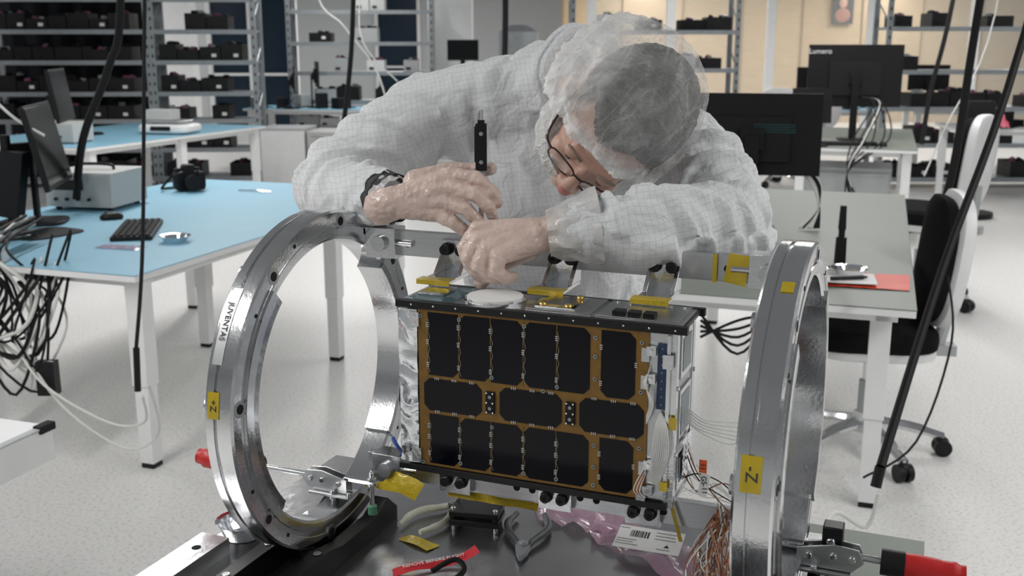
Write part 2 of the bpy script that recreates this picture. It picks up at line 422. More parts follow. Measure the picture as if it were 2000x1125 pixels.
b.bb((-.012,.0,.505),(.008,.55,.60),WHT);b.bb((-.012,.0,.600),(.012,.55,.606),GRYC);b.bb((-.012,.50,.59),(.016,.555,.612),BLKM);b.bb((-.30,.0,.585),(-.012,.02,.597),WHT)
b.bb((-.30,.0,.594),(-.012,.55,.600),WHT)
for z in(.11,.24,.37): b.bb((-.298,.01,z),(-.28,.54,z+.12),WHT)
for x in(-.7,-.38):
    for y in(.07,.48): b.cyl((x-.02,y,.04),(x+.02,y,.04),.04,BLKP)
b.done((-1.418,2.18,0),-19,bevel=.003)

# ------------------------------------------------------------------ chairs
def chair(loc,rz,sc=1.0,zrot=0):
    b=B('office_chair')
    for i in range(5):
        a=R(72*i+zrot);d=Vector((math.cos(a),math.sin(a),0));p=d*.31
        b.tube([(d.x*.03,d.y*.03,.13),(d.x*.17,d.y*.17,.115),(p.x,p.y,.075)],.016,CHROME,radii=[.026,.022,.018])
        t=Vector((-d.y,d.x,0))
        b.cyl(p+Vector((0,0,.05)),p+Vector((0,0,.085)),.008,CHROME,seg=8)
        for sgn in(-1,1):
            q=p+Vector((0,0,.034))+t*sgn*.018;b.cyl(q-t*.011,q+t*.011,.034,BLKP,seg=18)
        b.ell(p+Vector((0,0,.048)),(.028,.028,.030),BLKP,u=12,v=8)
    b.cyl((0,0,.09),(0,0,.17),.04,WHTP);b.cyl((0,0,.16),(0,0,.30),.027,GRYC);b.cyl((0,0,.3),(0,0,.42),.015,CHROME)
    b.box((0,.02,.425),(.16,.24,.05),GRYC);b.tube([(.05,.0,.42),(.2,-.02,.41),(.27,-.02,.40)],.007,BLKP)
    b.pad((0,0,.455),(.46,.46,.05),WHTP);b.pad((0,-.01,.505),(.49,.49,.085),CUSH)
    b.tube([(0,.1,.42),(0,.23,.43),(0,.27,.52),(0,.28,.68)],.024,GRYC,seg=10)
    b.box((0,.24,.44),(.07,.16,.04),GRYC)
    b.pad((0,.255,.80),(.42,.52,.06),WHTP,(90-6,0,0),bend=-.45,e=3.2)
    b.pad((0,.205,.80),(.39,.48,.06),CUSH,(90-6,0,0),bend=-.45,e=3.2)
    o=b.done(loc,rz);o.scale=(sc,sc,sc);return o
chair((1.40,4.02,0),-99,1.0,20)
chair((2.55,6.55,0),-130,1.12,5)
chair((3.05,12.2,0),-200,1.05,0)
chair((3.45,12.6,0),-160,1.15,0)
chair((-1.35,12.6,0),-120,1.05,0)

# ------------------------------------------------------------------ monitors etc.
def monitor(loc,rz,w,h,zc,tilt=0,foot=True,logo=None,vent=False,name='computer_monitor'):
    e=empty(name,loc);e.matrix_basis=Matrix.Translation(loc)@Matrix.Rotation(R(rz),4,'Z')
    b=B('housing')
    b.M=Matrix.Translation((0,0,zc))@Matrix.Rotation(R(tilt),4,'X')
    b.box((0,0,0),(w,.022,h),BLKP);b.box((0,-.0125,.004),(w-.02,.003,h-.03),SCRN)
    b.box((0,.02,-.02),(w*.55,.03,h*.55),BLKM)
    if vent:
        for i in range(18):
            for j in range(4): b.box((-.18+i*.010,.0375,.045-j*.011),(.006,.003,.005),TEAL)
    b.box((0,.045,-.02),(.1,.03,.1),BLKP)
    b.M=Matrix()
    if foot:
        b.box((0,.07,zc/2),(.06,.02,zc),BLKP);b.pad((0,.04,.008),(.24,.2,.016),BLKP)
    o=b.done(bevel=.003,X=e.matrix_basis.copy(),parent=e)
    if logo:
        X=e.matrix_basis@Matrix.Translation((0,0,zc))@axes((w*.38,.0118,h*.43-.02),(-1,0,0),(0,0,1))
        text('maker_name',logo,.06,X,WHTP,e)
    return e
monitor((2.92,9.25,.78),180-8,.78,.52,.54,logo='Lumero',foot=True)
monitor((1.07,4.78,.78),180-12,.60,.36,.42,tilt=2,vent=True)
monitor((2.42,8.7,.78),180+4,.32,.28,.32,tilt=5)
monitor((-2.14,4.92,.78),102,.54,.38,.36,tilt=-12)
monitor((-2.80,6.70,.78),102,.50,.32,.50,tilt=-8)
monitor((-2.75,13.7,.78),100,.5,.32,.36)
monitor((-2.50,13.9,.78),104,.5,.32,.42)
monitor((-.63,14.0,.0),5,.40,.26,1.50,foot=True)
monitor((3.9,13.9,.78),180,.5,.32,.35)
monitor((5.3,13.8,.78),170,.5,.32,.38)
b=B('bench_power_supply');b.box((0,0,.105),(.36,.34,.17),GRYL);b.box((0,-.172,.105),(.34,.006,.15),GRYC)
for i in range(4):b.cyl((-.12+i*.06,-.175,.06),(-.12+i*.06,-.19,.06),.008,BLKP)
b.box((-.05,-.177,.13),(.16,.004,.05),SCRN)
for x in(-.14,.14):
    for y in(-.13,.13):b.cyl((x,y,0),(x,y,.022),.015,BLKP)
b.tube([(-.1,0,.19),(-.08,0,.215),(.08,0,.215),(.1,0,.19)],.008,BLKP)
b.done((-2.12,5.42,.78),-10,bevel=.006)
b=B('bench_power_supply');b.box((0,0,.09),(.34,.3,.16),GRYL);b.box((0,-.152,.09),(.32,.006,.14),GRYC)
for i in range(4):b.cyl((-.12+i*.06,-.155,.06),(-.12+i*.06,-.17,.06),.008,BLKP)
for x in(-.14,.14):
    for y in(-.13,.13):b.cyl((x,y,0),(x,y,.015),.015,BLKP)
b.done((-3.75,9.0,.78),-10,bevel=.006)
def keyboard(loc,rz):
    b=B('keyboard');b.box((0,0,.010),(.46,.17,.016),BLKP)
    for r in range(6):
        for c in range(20):
            b.box((-.213+c*.0224,-.065+r*.026,.021),(.018,.020,.008),BLKM)
    b.done(loc,rz,bevel=.0015)
keyboard((-1.66,4.66,.78),102)
keyboard((-3.9,9.6,.78),60)
keyboard((2.75,8.75,.78),-10)
def mouse(loc,rz):
    b=B('computer_mouse');b.ell((0,0,.012),(.03,.055,.024),BLKP);b.cyl((0,-.03,.03),(0,-.02,.036),.004,BLKM,seg=8);b.box((0,0,.004),(.05,.09,.008),BLKP);b.done(loc,rz)
mouse((-1.90,5.00,.78),-60);mouse((3.0,8.65,.78),-10)
b=B('mouse_pad');b.pad((0,0,.004),(.24,.3,.006),BLKM);b.done((-2.05,4.60,.78),-30)
b=B('dslr_camera');b.pad((0,0,.05),(.145,.10,.06),BLKP,(90,0,0),e=5);b.pad((0,0,.105),(.06,.05,.05),BLKP,(90,0,0))
b.cyl((0,-.02,.045),(0,-.085,.045),.036,BLKP,seg=28);b.cyl((0,-.08,.045),(0,-.087,.045),.039,BLKM,seg=28);b.pad((.055,-.03,.05),(.035,.09,.04),BLKM,(90,0,0))
b.cyl((.045,0,.1),(.045,0,.112),.014,BLKP);b.cyl((-.05,0,.1),(-.05,0,.112),.016,BLKP)
b.tube([(-.075,0,.08),(-.12,.03,.02),(-.09,.08,.008),(0,.1,.008),(.08,.06,.02),(.075,0,.08)],.006,BLKR)
o=b.done((-1.83,6.0,.782),35);o.scale=(1.15,)*3
b=B('tweezers');b.tube([(-.1,0,.004),(0,.008,.008),(.1,.02,.004)],.003,CHROME);b.tube([(-.1,0,.006),(0,-.006,.008),(.1,.0,.004)],.003,CHROME);b.done((-1.45,5.95,.78),-20)
def dish(loc,r=.045,h=.022,stuff=False):
    b=B('foil_dish');n=40;prof=[(0,0,.001),(r*.72,0,.001),(r*.95,0,h),(r*1.08,0,h+.002)]
    i=b.mi(FOIL);rings=[]
    for (rr,_,z) in prof[1:]:
        rings.append([b.bm.verts.new((rr*(1+.03*(j%2))*math.cos(2*math.pi*j/n),rr*(1+.03*(j%2))*math.sin(2*math.pi*j/n),z)) for j in range(n)])
    c=b.bm.verts.new((0,0,.001))
    for j in range(n):
        b.bm.faces.new((c,rings[0][j],rings[0][(j+1)%n]))
        for q in range(2): b.bm.faces.new((rings[q][j],rings[q+1][j],rings[q+1][(j+1)%n],rings[q][(j+1)%n]))
    if stuff:
        for q in range(6):
            a=random.random()*6;b.cyl((r*.4*math.cos(a),r*.4*math.sin(a),.003),(r*.4*math.cos(a),r*.4*math.sin(a),.012),.004,GOLD,seg=8)
    return b.done(loc)
dish((-1.42,4.42,.78),.06,.025)
b=B('antistatic_pouch');b.sheet([(-.1,-.04,0),(.1,-.04,0),(.1,.04,0),(-.1,.04,0)],14,8,.006,PINK);b.done((-1.60,4.28,.782),-15)
b=B('laboratory_scale');b.pad((0,0,.05),(.50,.36,.08),WHTP,e=6);b.pad((0,.0,.115),(.36,.28,.02),ALU2,e=8);b.pad((0,0,.095),(.30,.2,.03),WHTP);b.box((0,-.175,.055),(.2,.02,.04),SCRN,(-20,0,0));b.box((-.1,.05,.17),(.26,.18,.09),GRYL)
b.done((-3.15,9.9,.78),-12,bevel=.004)
b=B('marker_stand');b.cyl((0,0,0),(0,0,.10),.022,BLKP,.020);b.cyl((0,0,.10),(0,0,.13),.012,BLKM);b.cyl((0,0,.13),(0,0,.22),.015,BLKP,.012);b.done((1.25,3.98,.78))
b=B('red_plastic_sheet');b.sheet([(-.2,-.12,0),(.18,-.12,0),(.20,.14,0),(-.18,.12,0)],16,10,.004,ORED);b.done((1.20,3.66,.782),-16)
b=B('paper_sheet');b.box((0,0,.003),(.24,.17,.003),PAPER);b.done((1.15,3.65,.792),-14)
dish((1.08,3.72,.797),.05,.02);dish((1.20,3.70,.797),.06,.022,True);dish((1.11,3.84,.784),.045,.015)
b=B('marker_pen');b.cyl((-.06,0,.008),(.06,0,.008),.007,BLKP);b.cyl((.06,0,.008),(.075,0,.008),.005,BLKP,.003);b.done((1.16,3.60,.797),10)
rnd=random.Random(5)
for (x0,x1,y,z,cnt) in ((2.6,4.4,13.4,.78,10),(5.2,7.2,13.4,.78,16),(4.5,6.0,10.5,.78,9),(-3.2,-1.9,13.6,.78,5)):
    b=B('bench_clutter')
    for i in range(cnt):
        x=x0+(x1-x0)*i/cnt;m=rnd.choice((BLKP,BLKM,GRYC,BLKP,WHTP,PINK,BLKM));h=.05+rnd.random()*.16
        b.box((x,y+rnd.random()*.3,.78+h/2),(.1+rnd.random()*.12,.15,h),m,(0,0,rnd.random()*50))
        b.tube([(x,y-.1,.79),(x+.1,y-.15,.82),(x+.18,y,.80)],.008,BLKR)
    b.done(bevel=.003)
b=B('microscope_arm');b.cyl((4.3,9.9,.0),(4.3,9.9,.05),.2,BLKP);b.cyl((4.3,9.9,.05),(4.3,9.9,.95),.02,CHROME);b.pad((4.3,9.9,1.0),(.25,.2,.15),BLKM);b.done()
b=B('red_bag');b.sheet([(-.15,-.1,0),(.15,-.1,0),(.15,.1,.15),(-.15,.1,.15)],10,8,.06,mat('red_film',(.75,.12,.18),.3));b.done((4.6,10.35,.79))

# ------------------------------------------------------------------ hanging hoses / cables
def hose(name,pts,r,m=BLKR,tip=None):
    b=B(name);b.tube(pts,r,m,seg=10)
    if tip:b.cyl(pts[-1],Vector(pts[-1])+tip[1],tip[0],BLKP)
    return b.done()
hose('hanging_air_hose',[(2.3,4.35,3.2),(1.60,3.42,1.62),(1.22,2.95,.98),(.935,2.53,.55)],.0125,tip=(.014,Vector((-.012,-.01,-.05))))
hose('hanging_air_hose',[(2.45,5.5,3.2),(2.2,5.18,1.8),(2.08,5.0,1.1),(2.02,4.95,.84)],.019)
hose('hanging_air_hose',[(3.1,7.5,3.2),(2.88,7.2,1.87),(2.75,7.1,1.3),(2.68,7.0,.95)],.015)
hose('hanging_cable',[(-1.2,4.0,3.2),(-1.243,3.73,1.74),(-1.25,3.55,.95),(-1.262,3.44,.60)],.0065,tip=(.011,Vector((-.003,-.01,-.15))))
hose('hanging_air_hose',[(-1.85,5.5,3.2),(-1.91,5.38,1.8),(-1.97,5.31,1.48),(-2.08,5.20,1.15),(-2.13,5.17,.85)],.019)
hose('hanging_air_hose',[(-.85,6.4,3.2),(-.894,6.21,1.83),(-.92,6.12,1.4),(-.96,6.04,1.08)],.014)
hose('hanging_air_hose',[(-.05,8.5,3.2),(-.05,8.3,1.8),(-.06,8.18,1.3),(-.06,8.1,1.0)],.024)
hose('hanging_white_cable',[(-1.3,7.5,3.2),(-1.32,7.4,2.0),(-1.1,7.2,1.7),(-.9,7.1,1.45),(-.80,7.0,1.2),(-.7,7.0,1.0)],.006,WCAB)
hose('hanging_white_cable',[(-1.0,7.5,3.2),(-1.02,7.4,2.0),(-.98,7.2,1.6),(-.75,7.1,1.35)],.005,WCAB)
hose('hanging_white_cable',[(-2.4,4.9,3.2),(-2.45,4.8,1.8),(-2.38,4.75,1.5),(-2.20,4.7,1.3),(-2.05,4.7,1.2)],.006,WCAB)
hose('hanging_white_cable',[(2.7,6.0,3.2),(2.55,5.8,1.75),(2.1,5.2,1.2),(1.9,4.9,1.0)],.004,WCAB)
hose('floor_cable',[(.925,2.5,.49),(.90,2.5,.40),(.82,2.5,.44),(.75,2.42,.42),(.66,2.3,.50)],.006,WCAB)
rnd=random.Random(11)
b=B('cable_tangle')
for i in range(20):
    x=-2.0+rnd.random()*.14;y=3.98+rnd.random()*.1;m=BLKR if i%3 else WCAB;r=.004+rnd.random()*.004
    zl=.28+rnd.random()*.35
    b.tube([(-2.05+rnd.random()*.1,4.4,.80+rnd.random()*.1),(x-.05,y-.1,.84),(x+rnd.uniform(-.12,.1),y-.12,.70),(x+rnd.uniform(-.15,.1),y-.12,.5),(x+.06+rnd.random()*.1,y-.15,zl),(x+.2,y-.1,zl+.12+rnd.random()*.2),(x+.1,y,.7)],r,m)
b.tube([(-1.9,3.9,.5),(-1.75,3.8,.35),(-1.5,3.75,.22),(-1.35,3.7,.24),(-1.26,3.46,.42)],.005,WCAB)
b.tube([(-1.9,3.9,.55),(-1.7,3.8,.28),(-1.45,3.75,.12),(-1.3,3.7,.2),(-1.25,3.5,.45)],.005,WCAB)
for i in range(4): b.tube([(-2.1,4.1,.6-i*.05),(-1.95,3.95,.42),(-1.80+i*.02,3.86,.36+i*.02),(-1.76,3.86,.42)],.006,WCAB)
b.box((-1.76,3.86,.36),(.07,.05,.13),BLKP)
b.box((-2.0,4.0,.80),(.12,.06,.045),WHTP)
b.done()
b=B('cable_bundle')
for i in range(16):
    m=BLKR if i<13 else WCAB;x=.86+rnd.random()*.06
    b.tube([(x+.1,3.75,.82),(x+.02,3.55,.78),(x-.02,3.5,.72),(x+rnd.uniform(-.05,.1),3.5,.55),(x+rnd.uniform(-.03,.12),3.48,.26+rnd.random()*.1),(x+.1+rnd.random()*.05,3.5,.38),(x+.06,3.52,.62),(x+.05,3.6,.74)],.006,m)
for i in range(5): b.tube([(x-.25,3.5,.62+i*.02),(x-.12,3.5,.68-i*.03),(x,3.5,.7)],.005,BLKR)
b.done()
b=B('monitor_cables')
for i in range(8):
    b.tube([(1.2,4.85,1.1),(1.33+rnd.random()*.05,4.8,1.0),(1.38,4.75,.88),(1.28+rnd.random()*.1,4.7,.79)],.006,BLKR if i%2 else WCAB)
for i in range(7):
    b.tube([(2.95,9.1,1.15),(2.95+rnd.random()*.15,9.0,1.1),(2.7+rnd.random()*.3,8.5,.85),(2.65,8.4,.6),(2.6+rnd.random()*.2,8.3,.3)],.006,WCAB if i==3 else BLKR)
b.tube([(1.55,3.7,.79),(1.5,3.5,.6),(1.35,3.35,.3),(1.2,3.4,.15)],.004,BLKR)
b.done()
b=B('monitor_arm');b.cyl((-2.25,4.75,.78),(-2.25,4.75,1.2),.022,BLKP);b.box((-2.24,4.76,.98),(.10,.08,.30),BLKM,(0,10,0));b.box((-2.2,4.82,1.14),(.16,.04,.04),BLKP,(0,0,50));b.box((-2.25,4.75,.8),(.12,.12,.03),BLKP);b.done(bevel=.003)

# ------------------------------------------------------------------ fixture frame
MF=Matrix.Translation((.045,1.383,0))@Matrix.Rotation(R(-22),4,'Z')
ZC=1.114;RO=.250;PT=.845;RI=.208
b=B('assembly_cart')
b.bb((-.534,-.55,PT-.02),(.462,.32,PT),PLATE)
b.bb((-.50,-.50,PT-.07),(.44,-.46,PT-.02),ALU2);b.bb((-.50,.24,PT-.07),(.44,.28,PT-.02),ALU2)
for x in(-.48,.42):
    for y in(-.48,.26):
        b.bb((x-.025,y-.025,.1),(x+.025,y+.025,PT-.02),ALU2);b.cyl((x-.015,y,.05),(x+.015,y,.05),.05,BLKP);b.cyl((x,y,.05),(x,y,.1),.012,CHROME)
b.bb((-.48,-.48,.25),(.42,.26,.27),ALU2)
cart=b.done(X=MF,bevel=.002)
b=B('grey_esd_board');b.bb((.18,.322,PT-.018),(.50,.36,PT-.004),GRYM);b.bb((.370,-.3,PT+.0005),(.50,.322,PT+.006),GRYM);b.done(X=MF)
def ring(s0,s1,tapes):
    b=B('fixture_ring');o=(0,0,ZC);w=s1-s0
    prof=[(s0,RO-.003),(s0+.003,RO),(s0+w*.34,RO),(s0+w*.36,RO-.004),(s0+w*.44,RO-.004),(s0+w*.46,RO),(s1-.003,RO),(s1,RO-.003),(s1,RO-.018),(s1-.0015,RO-.0185),(s1-.0015,RI+.016),(s1,RI+.0155),(s1,RI+.004),(s1-.003,RI),(s0+.003,RI),(s0,RI+.004)]
    b.lathe(prof,o,(1,0,0),ALU,seg=144,ref=(0,-1,0))
    for a0,a1 in ((-48,42),(138,225)):
        b.lathe([(s0+.004,RI+.001),(s1+.004,RI+.001),(s1+.004,RI-.010),(s0+.004,RI-.010)],o,(1,0,0),ALU,seg=40,a0=a0,a1=a1,ref=(0,-1,0))
        b.lathe([(s1-.001,RI+.016),(s1+.004,RI+.016),(s1+.004,RI-.009),(s1-.001,RI-.009)],o,(1,0,0),ALU,seg=40,a0=a0,a1=a1,ref=(0,-1,0))
    for a in range(0,360,15):
        t=R(a+7);c=Vector((0,-math.cos(t)*(RO-.016),ZC+math.sin(t)*(RO-.016)))
        big=(a%45==0)
        for (sx,dx) in ((s1,.0006),(s0,-.0006)):
            if big:
                b.cyl(c+Vector((sx-.004,0,0)),c+Vector((sx+dx,0,0)),.0115,ALU2,seg=24)
                b.cyl(c+Vector((sx,0,0)),c+Vector((sx+dx*2,0,0)),.0065,BLKM,seg=20)
            elif a%30==0: b.cyl(c+Vector((sx-.002,0,0)),c+Vector((sx+dx,0,0)),.003,BLKM,seg=12)
    for (a,z0,z1,da) in tapes:
        b.lathe([(z0,RO+.0002),(z1,RO+.0002),(z1,RO+.0012),(z0,RO+.0012)],o,(1,0,0),KAP,seg=8,a0=-a-da,a1=-a+da,ref=(0,-1,0))
    return b.done(X=MF)
rl=ring(-.374,-.330,[(8,-.367,-.350,4)])
rr=ring(.300,.344,[(11,.308,.330,4.5),(62,.322,.336,2)])
def on_ring(s,a,parent,txt,size,name,m=INK,vert=True):
    t=R(a);n=Vector((0,-math.cos(t),math.sin(t)));up=Vector((0,math.sin(t),math.cos(t)))
    p=Vector((s,0,ZC))+n*(RO+.0016)
    X=MF@axes(p,-up,Vector((1,0,0))) if vert else MF@axes(p,(1,0,0),up)
    text(name,txt,size,X,m,parent)
b=B('name_label');b.lathe([(-.366,RO+.0002),(-.351,RO+.0002),(-.351,RO+.0010),(-.366,RO+.0010)],(0,0,ZC),(1,0,0),mat('clear_label',(.50,.51,.52),.35,.5),seg=16,a0=-44,a1=-20,ref=(0,-1,0))
lab=b.done(X=MF,parent=rl)
on_ring(-.3585,33,rl,'JUVENTAS',.0115,'label_text')
on_ring(-.3585,8,rl,'+Z',.013,'tape_text')
on_ring(.319,11,rr,'-Z',.018,'tape_text')

def beam(z,name,br):
    b=B(name);w0=.112;w1=.126;h=.019
    b.bb((-.345,w0,z-h),(.312,w1,z+h),ALU2)
    for q in range(24):
        s=-.29+q*.0255
        if any(abs(s-x)<.026 for x in br): continue
        if q%4 in(0,1): b.cyl((s,w0-.0008,z-.001),(s,w0+.002,z-.001),.0055,BLKM,seg=16)
    for s,d in ((-.330,1),(.300,-1)):
        b.bb((s,w0-.012,z-h-.004),(s+d*.05,w1+.010,z+h+.004),ALU)
        b.cyl((s+d*.025,w0-.02,z),(s+d*.025,w0-.01,z),.012,ALU2)
        b.cyl((s+d*.045,w0-.002,z),(s+d*.075,w0-.002,z),.005,CHROME,seg=12)
    sg=-1 if z>1.1 else 1
    for s in br:
        if sg<0:
            b.bb((s-.022,w0-.010,1.264),(s+.022,w0,z+.012),ALU);b.bb((s-.022,.030,1.2645),(s+.022,w0,1.270),ALU)
            b.prism([(0,0),(.03,0),(0,.03)],(s-.022,w0-.010,1.270),(0,-1,0),(0,0,1),(1,0,0),.006,ALU)
            b.prism([(0,0),(.03,0),(0,.03)],(s+.016,w0-.010,1.270),(0,-1,0),(0,0,1),(1,0,0),.006,ALU)
            b.bb((s-.026,.026,1.2702),(s+.026,.046,1.2712),KAP);b.bb((s-.026,.0245,1.264),(s+.026,.026,1.2712),KAP)
        else:
            b.bb((s-.026,w0-.012,z-.022),(s+.026,w0,1.016),ALU);b.bb((s-.026,.02,1.008),(s+.026,w0,1.016),ALU)
        for dx in(-.0125,.0125):
            zz=z-.001
            b.cyl((s+dx,w0-.012,zz),(s+dx,w0-.0145,zz),.0095,BLKA,seg=20);b.cyl((s+dx,w0-.0145,zz),(s+dx,w0-.024,zz),.0075,BLKA,seg=18)
            b.cyl((s+dx,w0-.0243,zz),(s+dx,w0-.0235,zz),.0035,BLKM,seg=6)
    return b.done(X=MF,bevel=.0012)
bu=beam(1.303,'fixture_crossbar',[-.18,-.01,.135])
bl=beam(.937,'fixture_crossbar',[-.185,-.02,.115])
b=B('kapton_strip');
b.sheet([(.215,.1085,1.285),(.245,.1085,1.280),(.25,.1085,1.322),(.222,.1085,1.325)],4,4,.0015,KAP,up=(0,-1,0))
b.sheet([(.200,.108,1.283),(.206,.108,1.283),(.206,.108,1.322),(.200,.108,1.322)],2,4,.001,KAP,up=(0,-1,0))
b.done(X=MF)
b=B('kapton_strip')
b.sheet([(-.325,.10,.900),(-.24,.07,.905),(-.225,.075,.930),(-.30,.105,.935)],12,6,.006,KAP,seed=2)
b.sheet([(-.20,.105,.905),(-.05,.105,.905),(-.05,.115,.913),(-.20,.115,.913)],12,2,.002,KAP,seed=4)
b.sheet([(.17,.10,.90),(.176,.10,.90),(.160,.105,.95),(.154,.105,.95)],2,4,.002,KAP,seed=6,up=(0,-1,0))
b.sheet([(-.26,.05,PT+.001),(-.20,.03,PT+.001),(-.19,.055,PT+.001),(-.25,.07,PT+.001)],12,6,.002,KAP,seed=9)  # yellow reflection in the plate, put in as a tape-coloured sheet
b.done(X=MF)
for s in(-.352,.322):
    b=B('ring_saddle')
    for d in(-.042,.042):
        x=s+d
        pts=[(-.46,0),(.12,0),(.12,.022),(.09,.048),(.05,.030),(-.05,.030),(-.09,.038),(-.46,.038)]
        b.prism([(p[0],p[1]) for p in pts],(x-.012,0,PT),(0,1,0),(0,0,1),(1,0,0),.024,BLKA)
        for y in(-.4,-.3,-.2,-.1,.1): b.cyl((x,y,PT+.038),(x,y,PT+.0395),.006,ALU2,seg=14)
    b.bb((s-.030,-.06,PT),(s+.030,.06,PT+.0185),BLKA)
    b.done(X=MF,bevel=.0015)
b=B('clamp_post');b.bb((.368,.085,PT+.006),(.395,.112,PT+.12),BLKA);b.cyl((.38,.08,PT+.10),(.38,.086,PT+.10),.006,CHROME);b.done(X=MF,bevel=.002)
b=B('aluminium_block');b.bb((-.525,-.27,PT),(-.475,-.085,PT+.026),ALU2);b.cyl((-.50,-.13,PT+.026),(-.50,-.13,PT+.0265),.007,BLKM);b.done(X=MF,bevel=.002)
def clamp(sx,w,z,dr,k,hs,he):
    e=empty('toggle_clamp',MF@Vector((sx,w,z)))
    b=B('clamp_body')
    def P(a,c,h):return (sx+dr*a*k,w+c*k,z+h*k)
    for c in(-.012,.010):
        b.prism([(0,-.02*k),(.09*k,-.02*k),(.11*k,.0),(.10*k,.022*k),(.06*k,.026*k),(0,.012*k)],P(-.06,c,0),(dr,0,0),(0,0,1),(0,1,0),.003*k,ALU2)
    b.box(P(-.02,0,-.024),(.10*k,.045*k,.006*k),ALU2)
    b.box(P(-.09,0,.012),(.08*k,.014*k,.008*k),ALU)
    for a,h in((-.04,0),(0,.004),(.03,.004)):b.cyl(P(a,-.016,h),P(a,.016,h),.006*k,CHROME,seg=12)
    b.cyl(P(-.115,0,-.05),P(-.115,0,.035),.005*k,CHROME,seg=12)
    b.cyl(P(-.115,0,-.060),P(-.115,0,-.040),.010*k,GREEN);b.cyl(P(-.115,0,.016),P(-.115,0,.023),.010*k,ALU,seg=6);b.cyl(P(-.115,0,.002),P(-.115,0,.008),.010*k,ALU,seg=6)
    for q in(-.07,-.03):b.cyl(P(q,-.02,-.02),P(q,-.02,-.012),.006*k,CHROME,seg=6)
    b.tube([P(.03,0,.006),(sx+dr*(hs+.01),w,z+.004)],.005,ALU2,seg=8)
    b.cyl(P(-.02,0,-(z-PT)/k+.0005),P(-.02,0,-.026),.010*k,ALU)
    b.done(X=MF,parent=e,bevel=.0008)
    b=B('clamp_handle')
    L=he-hs
    Q=lambda a,h:(sx+dr*(hs+a*L),w,z+h)
    b.tube([Q(.0,.004),Q(.3,.004),Q(.7,.002),Q(1,.004)],.012,RED,seg=14,radii=[.012,.0165,.0175,.0165,.013])
    b.tube([Q(-.05,.004),Q(.12,.004),Q(.25,.004)],.0178,BLKP,seg=14)
    b.done(X=MF,parent=e)
clamp(-.375,.030,.935,-1,.72,.125,.238)
clamp(.385,.085,.925,1,.8,.065,.165)

# ------------------------------------------------------------------ satellite
S0=-.193;H1=1.26;H0=1.02
sat=empty('cubesat',MF@Vector((0,0,H0)))
b=B('structure')
b.bb((S0+.002,-.046,H0+.004),(.191,.048,H1-.006),ALU2)
for x in(S0,.181):
    for y in(-.052,.038): b.bb((x,y,H0),(x+.012,y+.012,H1-.004),ALU)
for z0,z1 in((1.035,1.085),(1.10,1.17),(1.185,1.245)):
    b.bb((.191,-.03,z0),(.1935,.03,z1),ALU);b.bb((.1935,-.022,z0+.008),(.1942,.022,z1-.008),STEEL)
for z in(1.03,1.09,1.178,1.25):
    for y in(-.046,.044): b.cyl((.193,y,z),(.1955,y,z),.003,CHROME,seg=10)
b.bb((S0-.004,-.056,H1-.010),(.205,-.046,H1),BLKA);b.bb((S0-.004,-.056,H0-.004),(.186,-.046,H0+.005),BLKA)
b.bb((S0-.004,.046,H1-.010),(.205,.056,H1),BLKA);b.bb((S0-.004,.046,H0-.004),(.186,.056,H0+.005),BLKA)
b.bb((S0,-.046,H1-.008),(.196,.046,H1-.001),ALU2)
b.bb((.196,-.054,H1-.006),(.200,.054,H1-.0015),BLKA)
b.bb((S0,-.046,H0-.001),(.192,.046,H0+.005),ALU2)
for i in range(12): b.cyl((S0+.02+i*.033,-.0565,H1-.005),(S0+.02+i*.033,-.0555,H1-.005),.0015,CHROME,seg=8)
b.done(X=MF,parent=sat,bevel=.0006)
yF=-.0525
b=B('solar_panel')
b.bb((S0+.028,yF,H0+.006),(S0+.350,-.047,H1-.011),PCB)
def cellp(x0,x1,z0,z1,cuts):
    c=.008;p=[]
    p+= [(x0+c,z0),] if 'bl' in cuts else [(x0,z0)]
    p+= [(x1-c,z0),(x1,z0+c)] if 'br' in cuts else [(x1,z0)]
    p+= [(x1,z1-c),(x1-c,z1)] if 'tr' in cuts else [(x1,z1)]
    p+= [(x0+c,z1),(x0,z1-c)] if 'tl' in cuts else [(x0,z1)]
    if 'bl' in cuts:p+=[(x0,z0+c)]
    b.prism([(S0+q[0],q[1]) for q in p],(0,yF,0),(1,0,0),(0,0,1),(0,-1,0),.0008,CELL)
def ticks(x,z,n,vert=True):
    for i in range(n):
        if vert:b.box((S0+x,yF-.0012,z+i*.0026),(.0036,.0008,.0011),SILV)
        else:b.box((S0+x+i*.0026,yF-.0012,z),(.0011,.0008,.0036),SILV)
xs=[.0425,.0885,.1350,.1815,.2280,.2740]
ca=[('br',),('br','tl'),('tr','br'),('bl','tl'),('tr','br')]
T0,T1=1.158,1.246;Bq0,Bq1=1.030,1.102
for (z0,z1) in((T0,T1),(Bq0,Bq1)):
    for i in range(5):
        cellp(xs[i]+.0008,xs[i+1]-.0008,z0,z1,ca[i])
        if i: b.box((S0+xs[i],yF-.0004,(z0+z1)/2),(.0009,.0008,(z1-z0)),PCB)
        zw=[];zz=z0+.003;q=0
        while zz<z1-.002:
            zw.append((S0+xs[i]+(.0008 if q%2 else .0034),yF-.0011,zz));zz+=.0085;q+=1
        b.tube(zw,.0002,SILV,seg=4,smooth=False)
        for zz in(z0+.012,(z0+z1)/2,z1-.02): ticks(xs[i],zz,3)
    cellp(.2880,.3330,z0,z1,('br','tr','bl'))
    ticks(.288,z0+.015,3);ticks(.288,z1-.025,3);ticks(.334,(z0+z1)/2,3)
M0,M1=1.107,1.153
for x0,x1 in((.036,.122),(.148,.236),(.260,.346)):
    cellp(x0,x1,M0,M1,('bl','br','tl','tr'))
    for q in(.2,.5,.8): ticks(x0+(x1-x0)*q,M1+.0008,3,False);ticks(x0+(x1-x0)*q,M0-.0008,3,False)
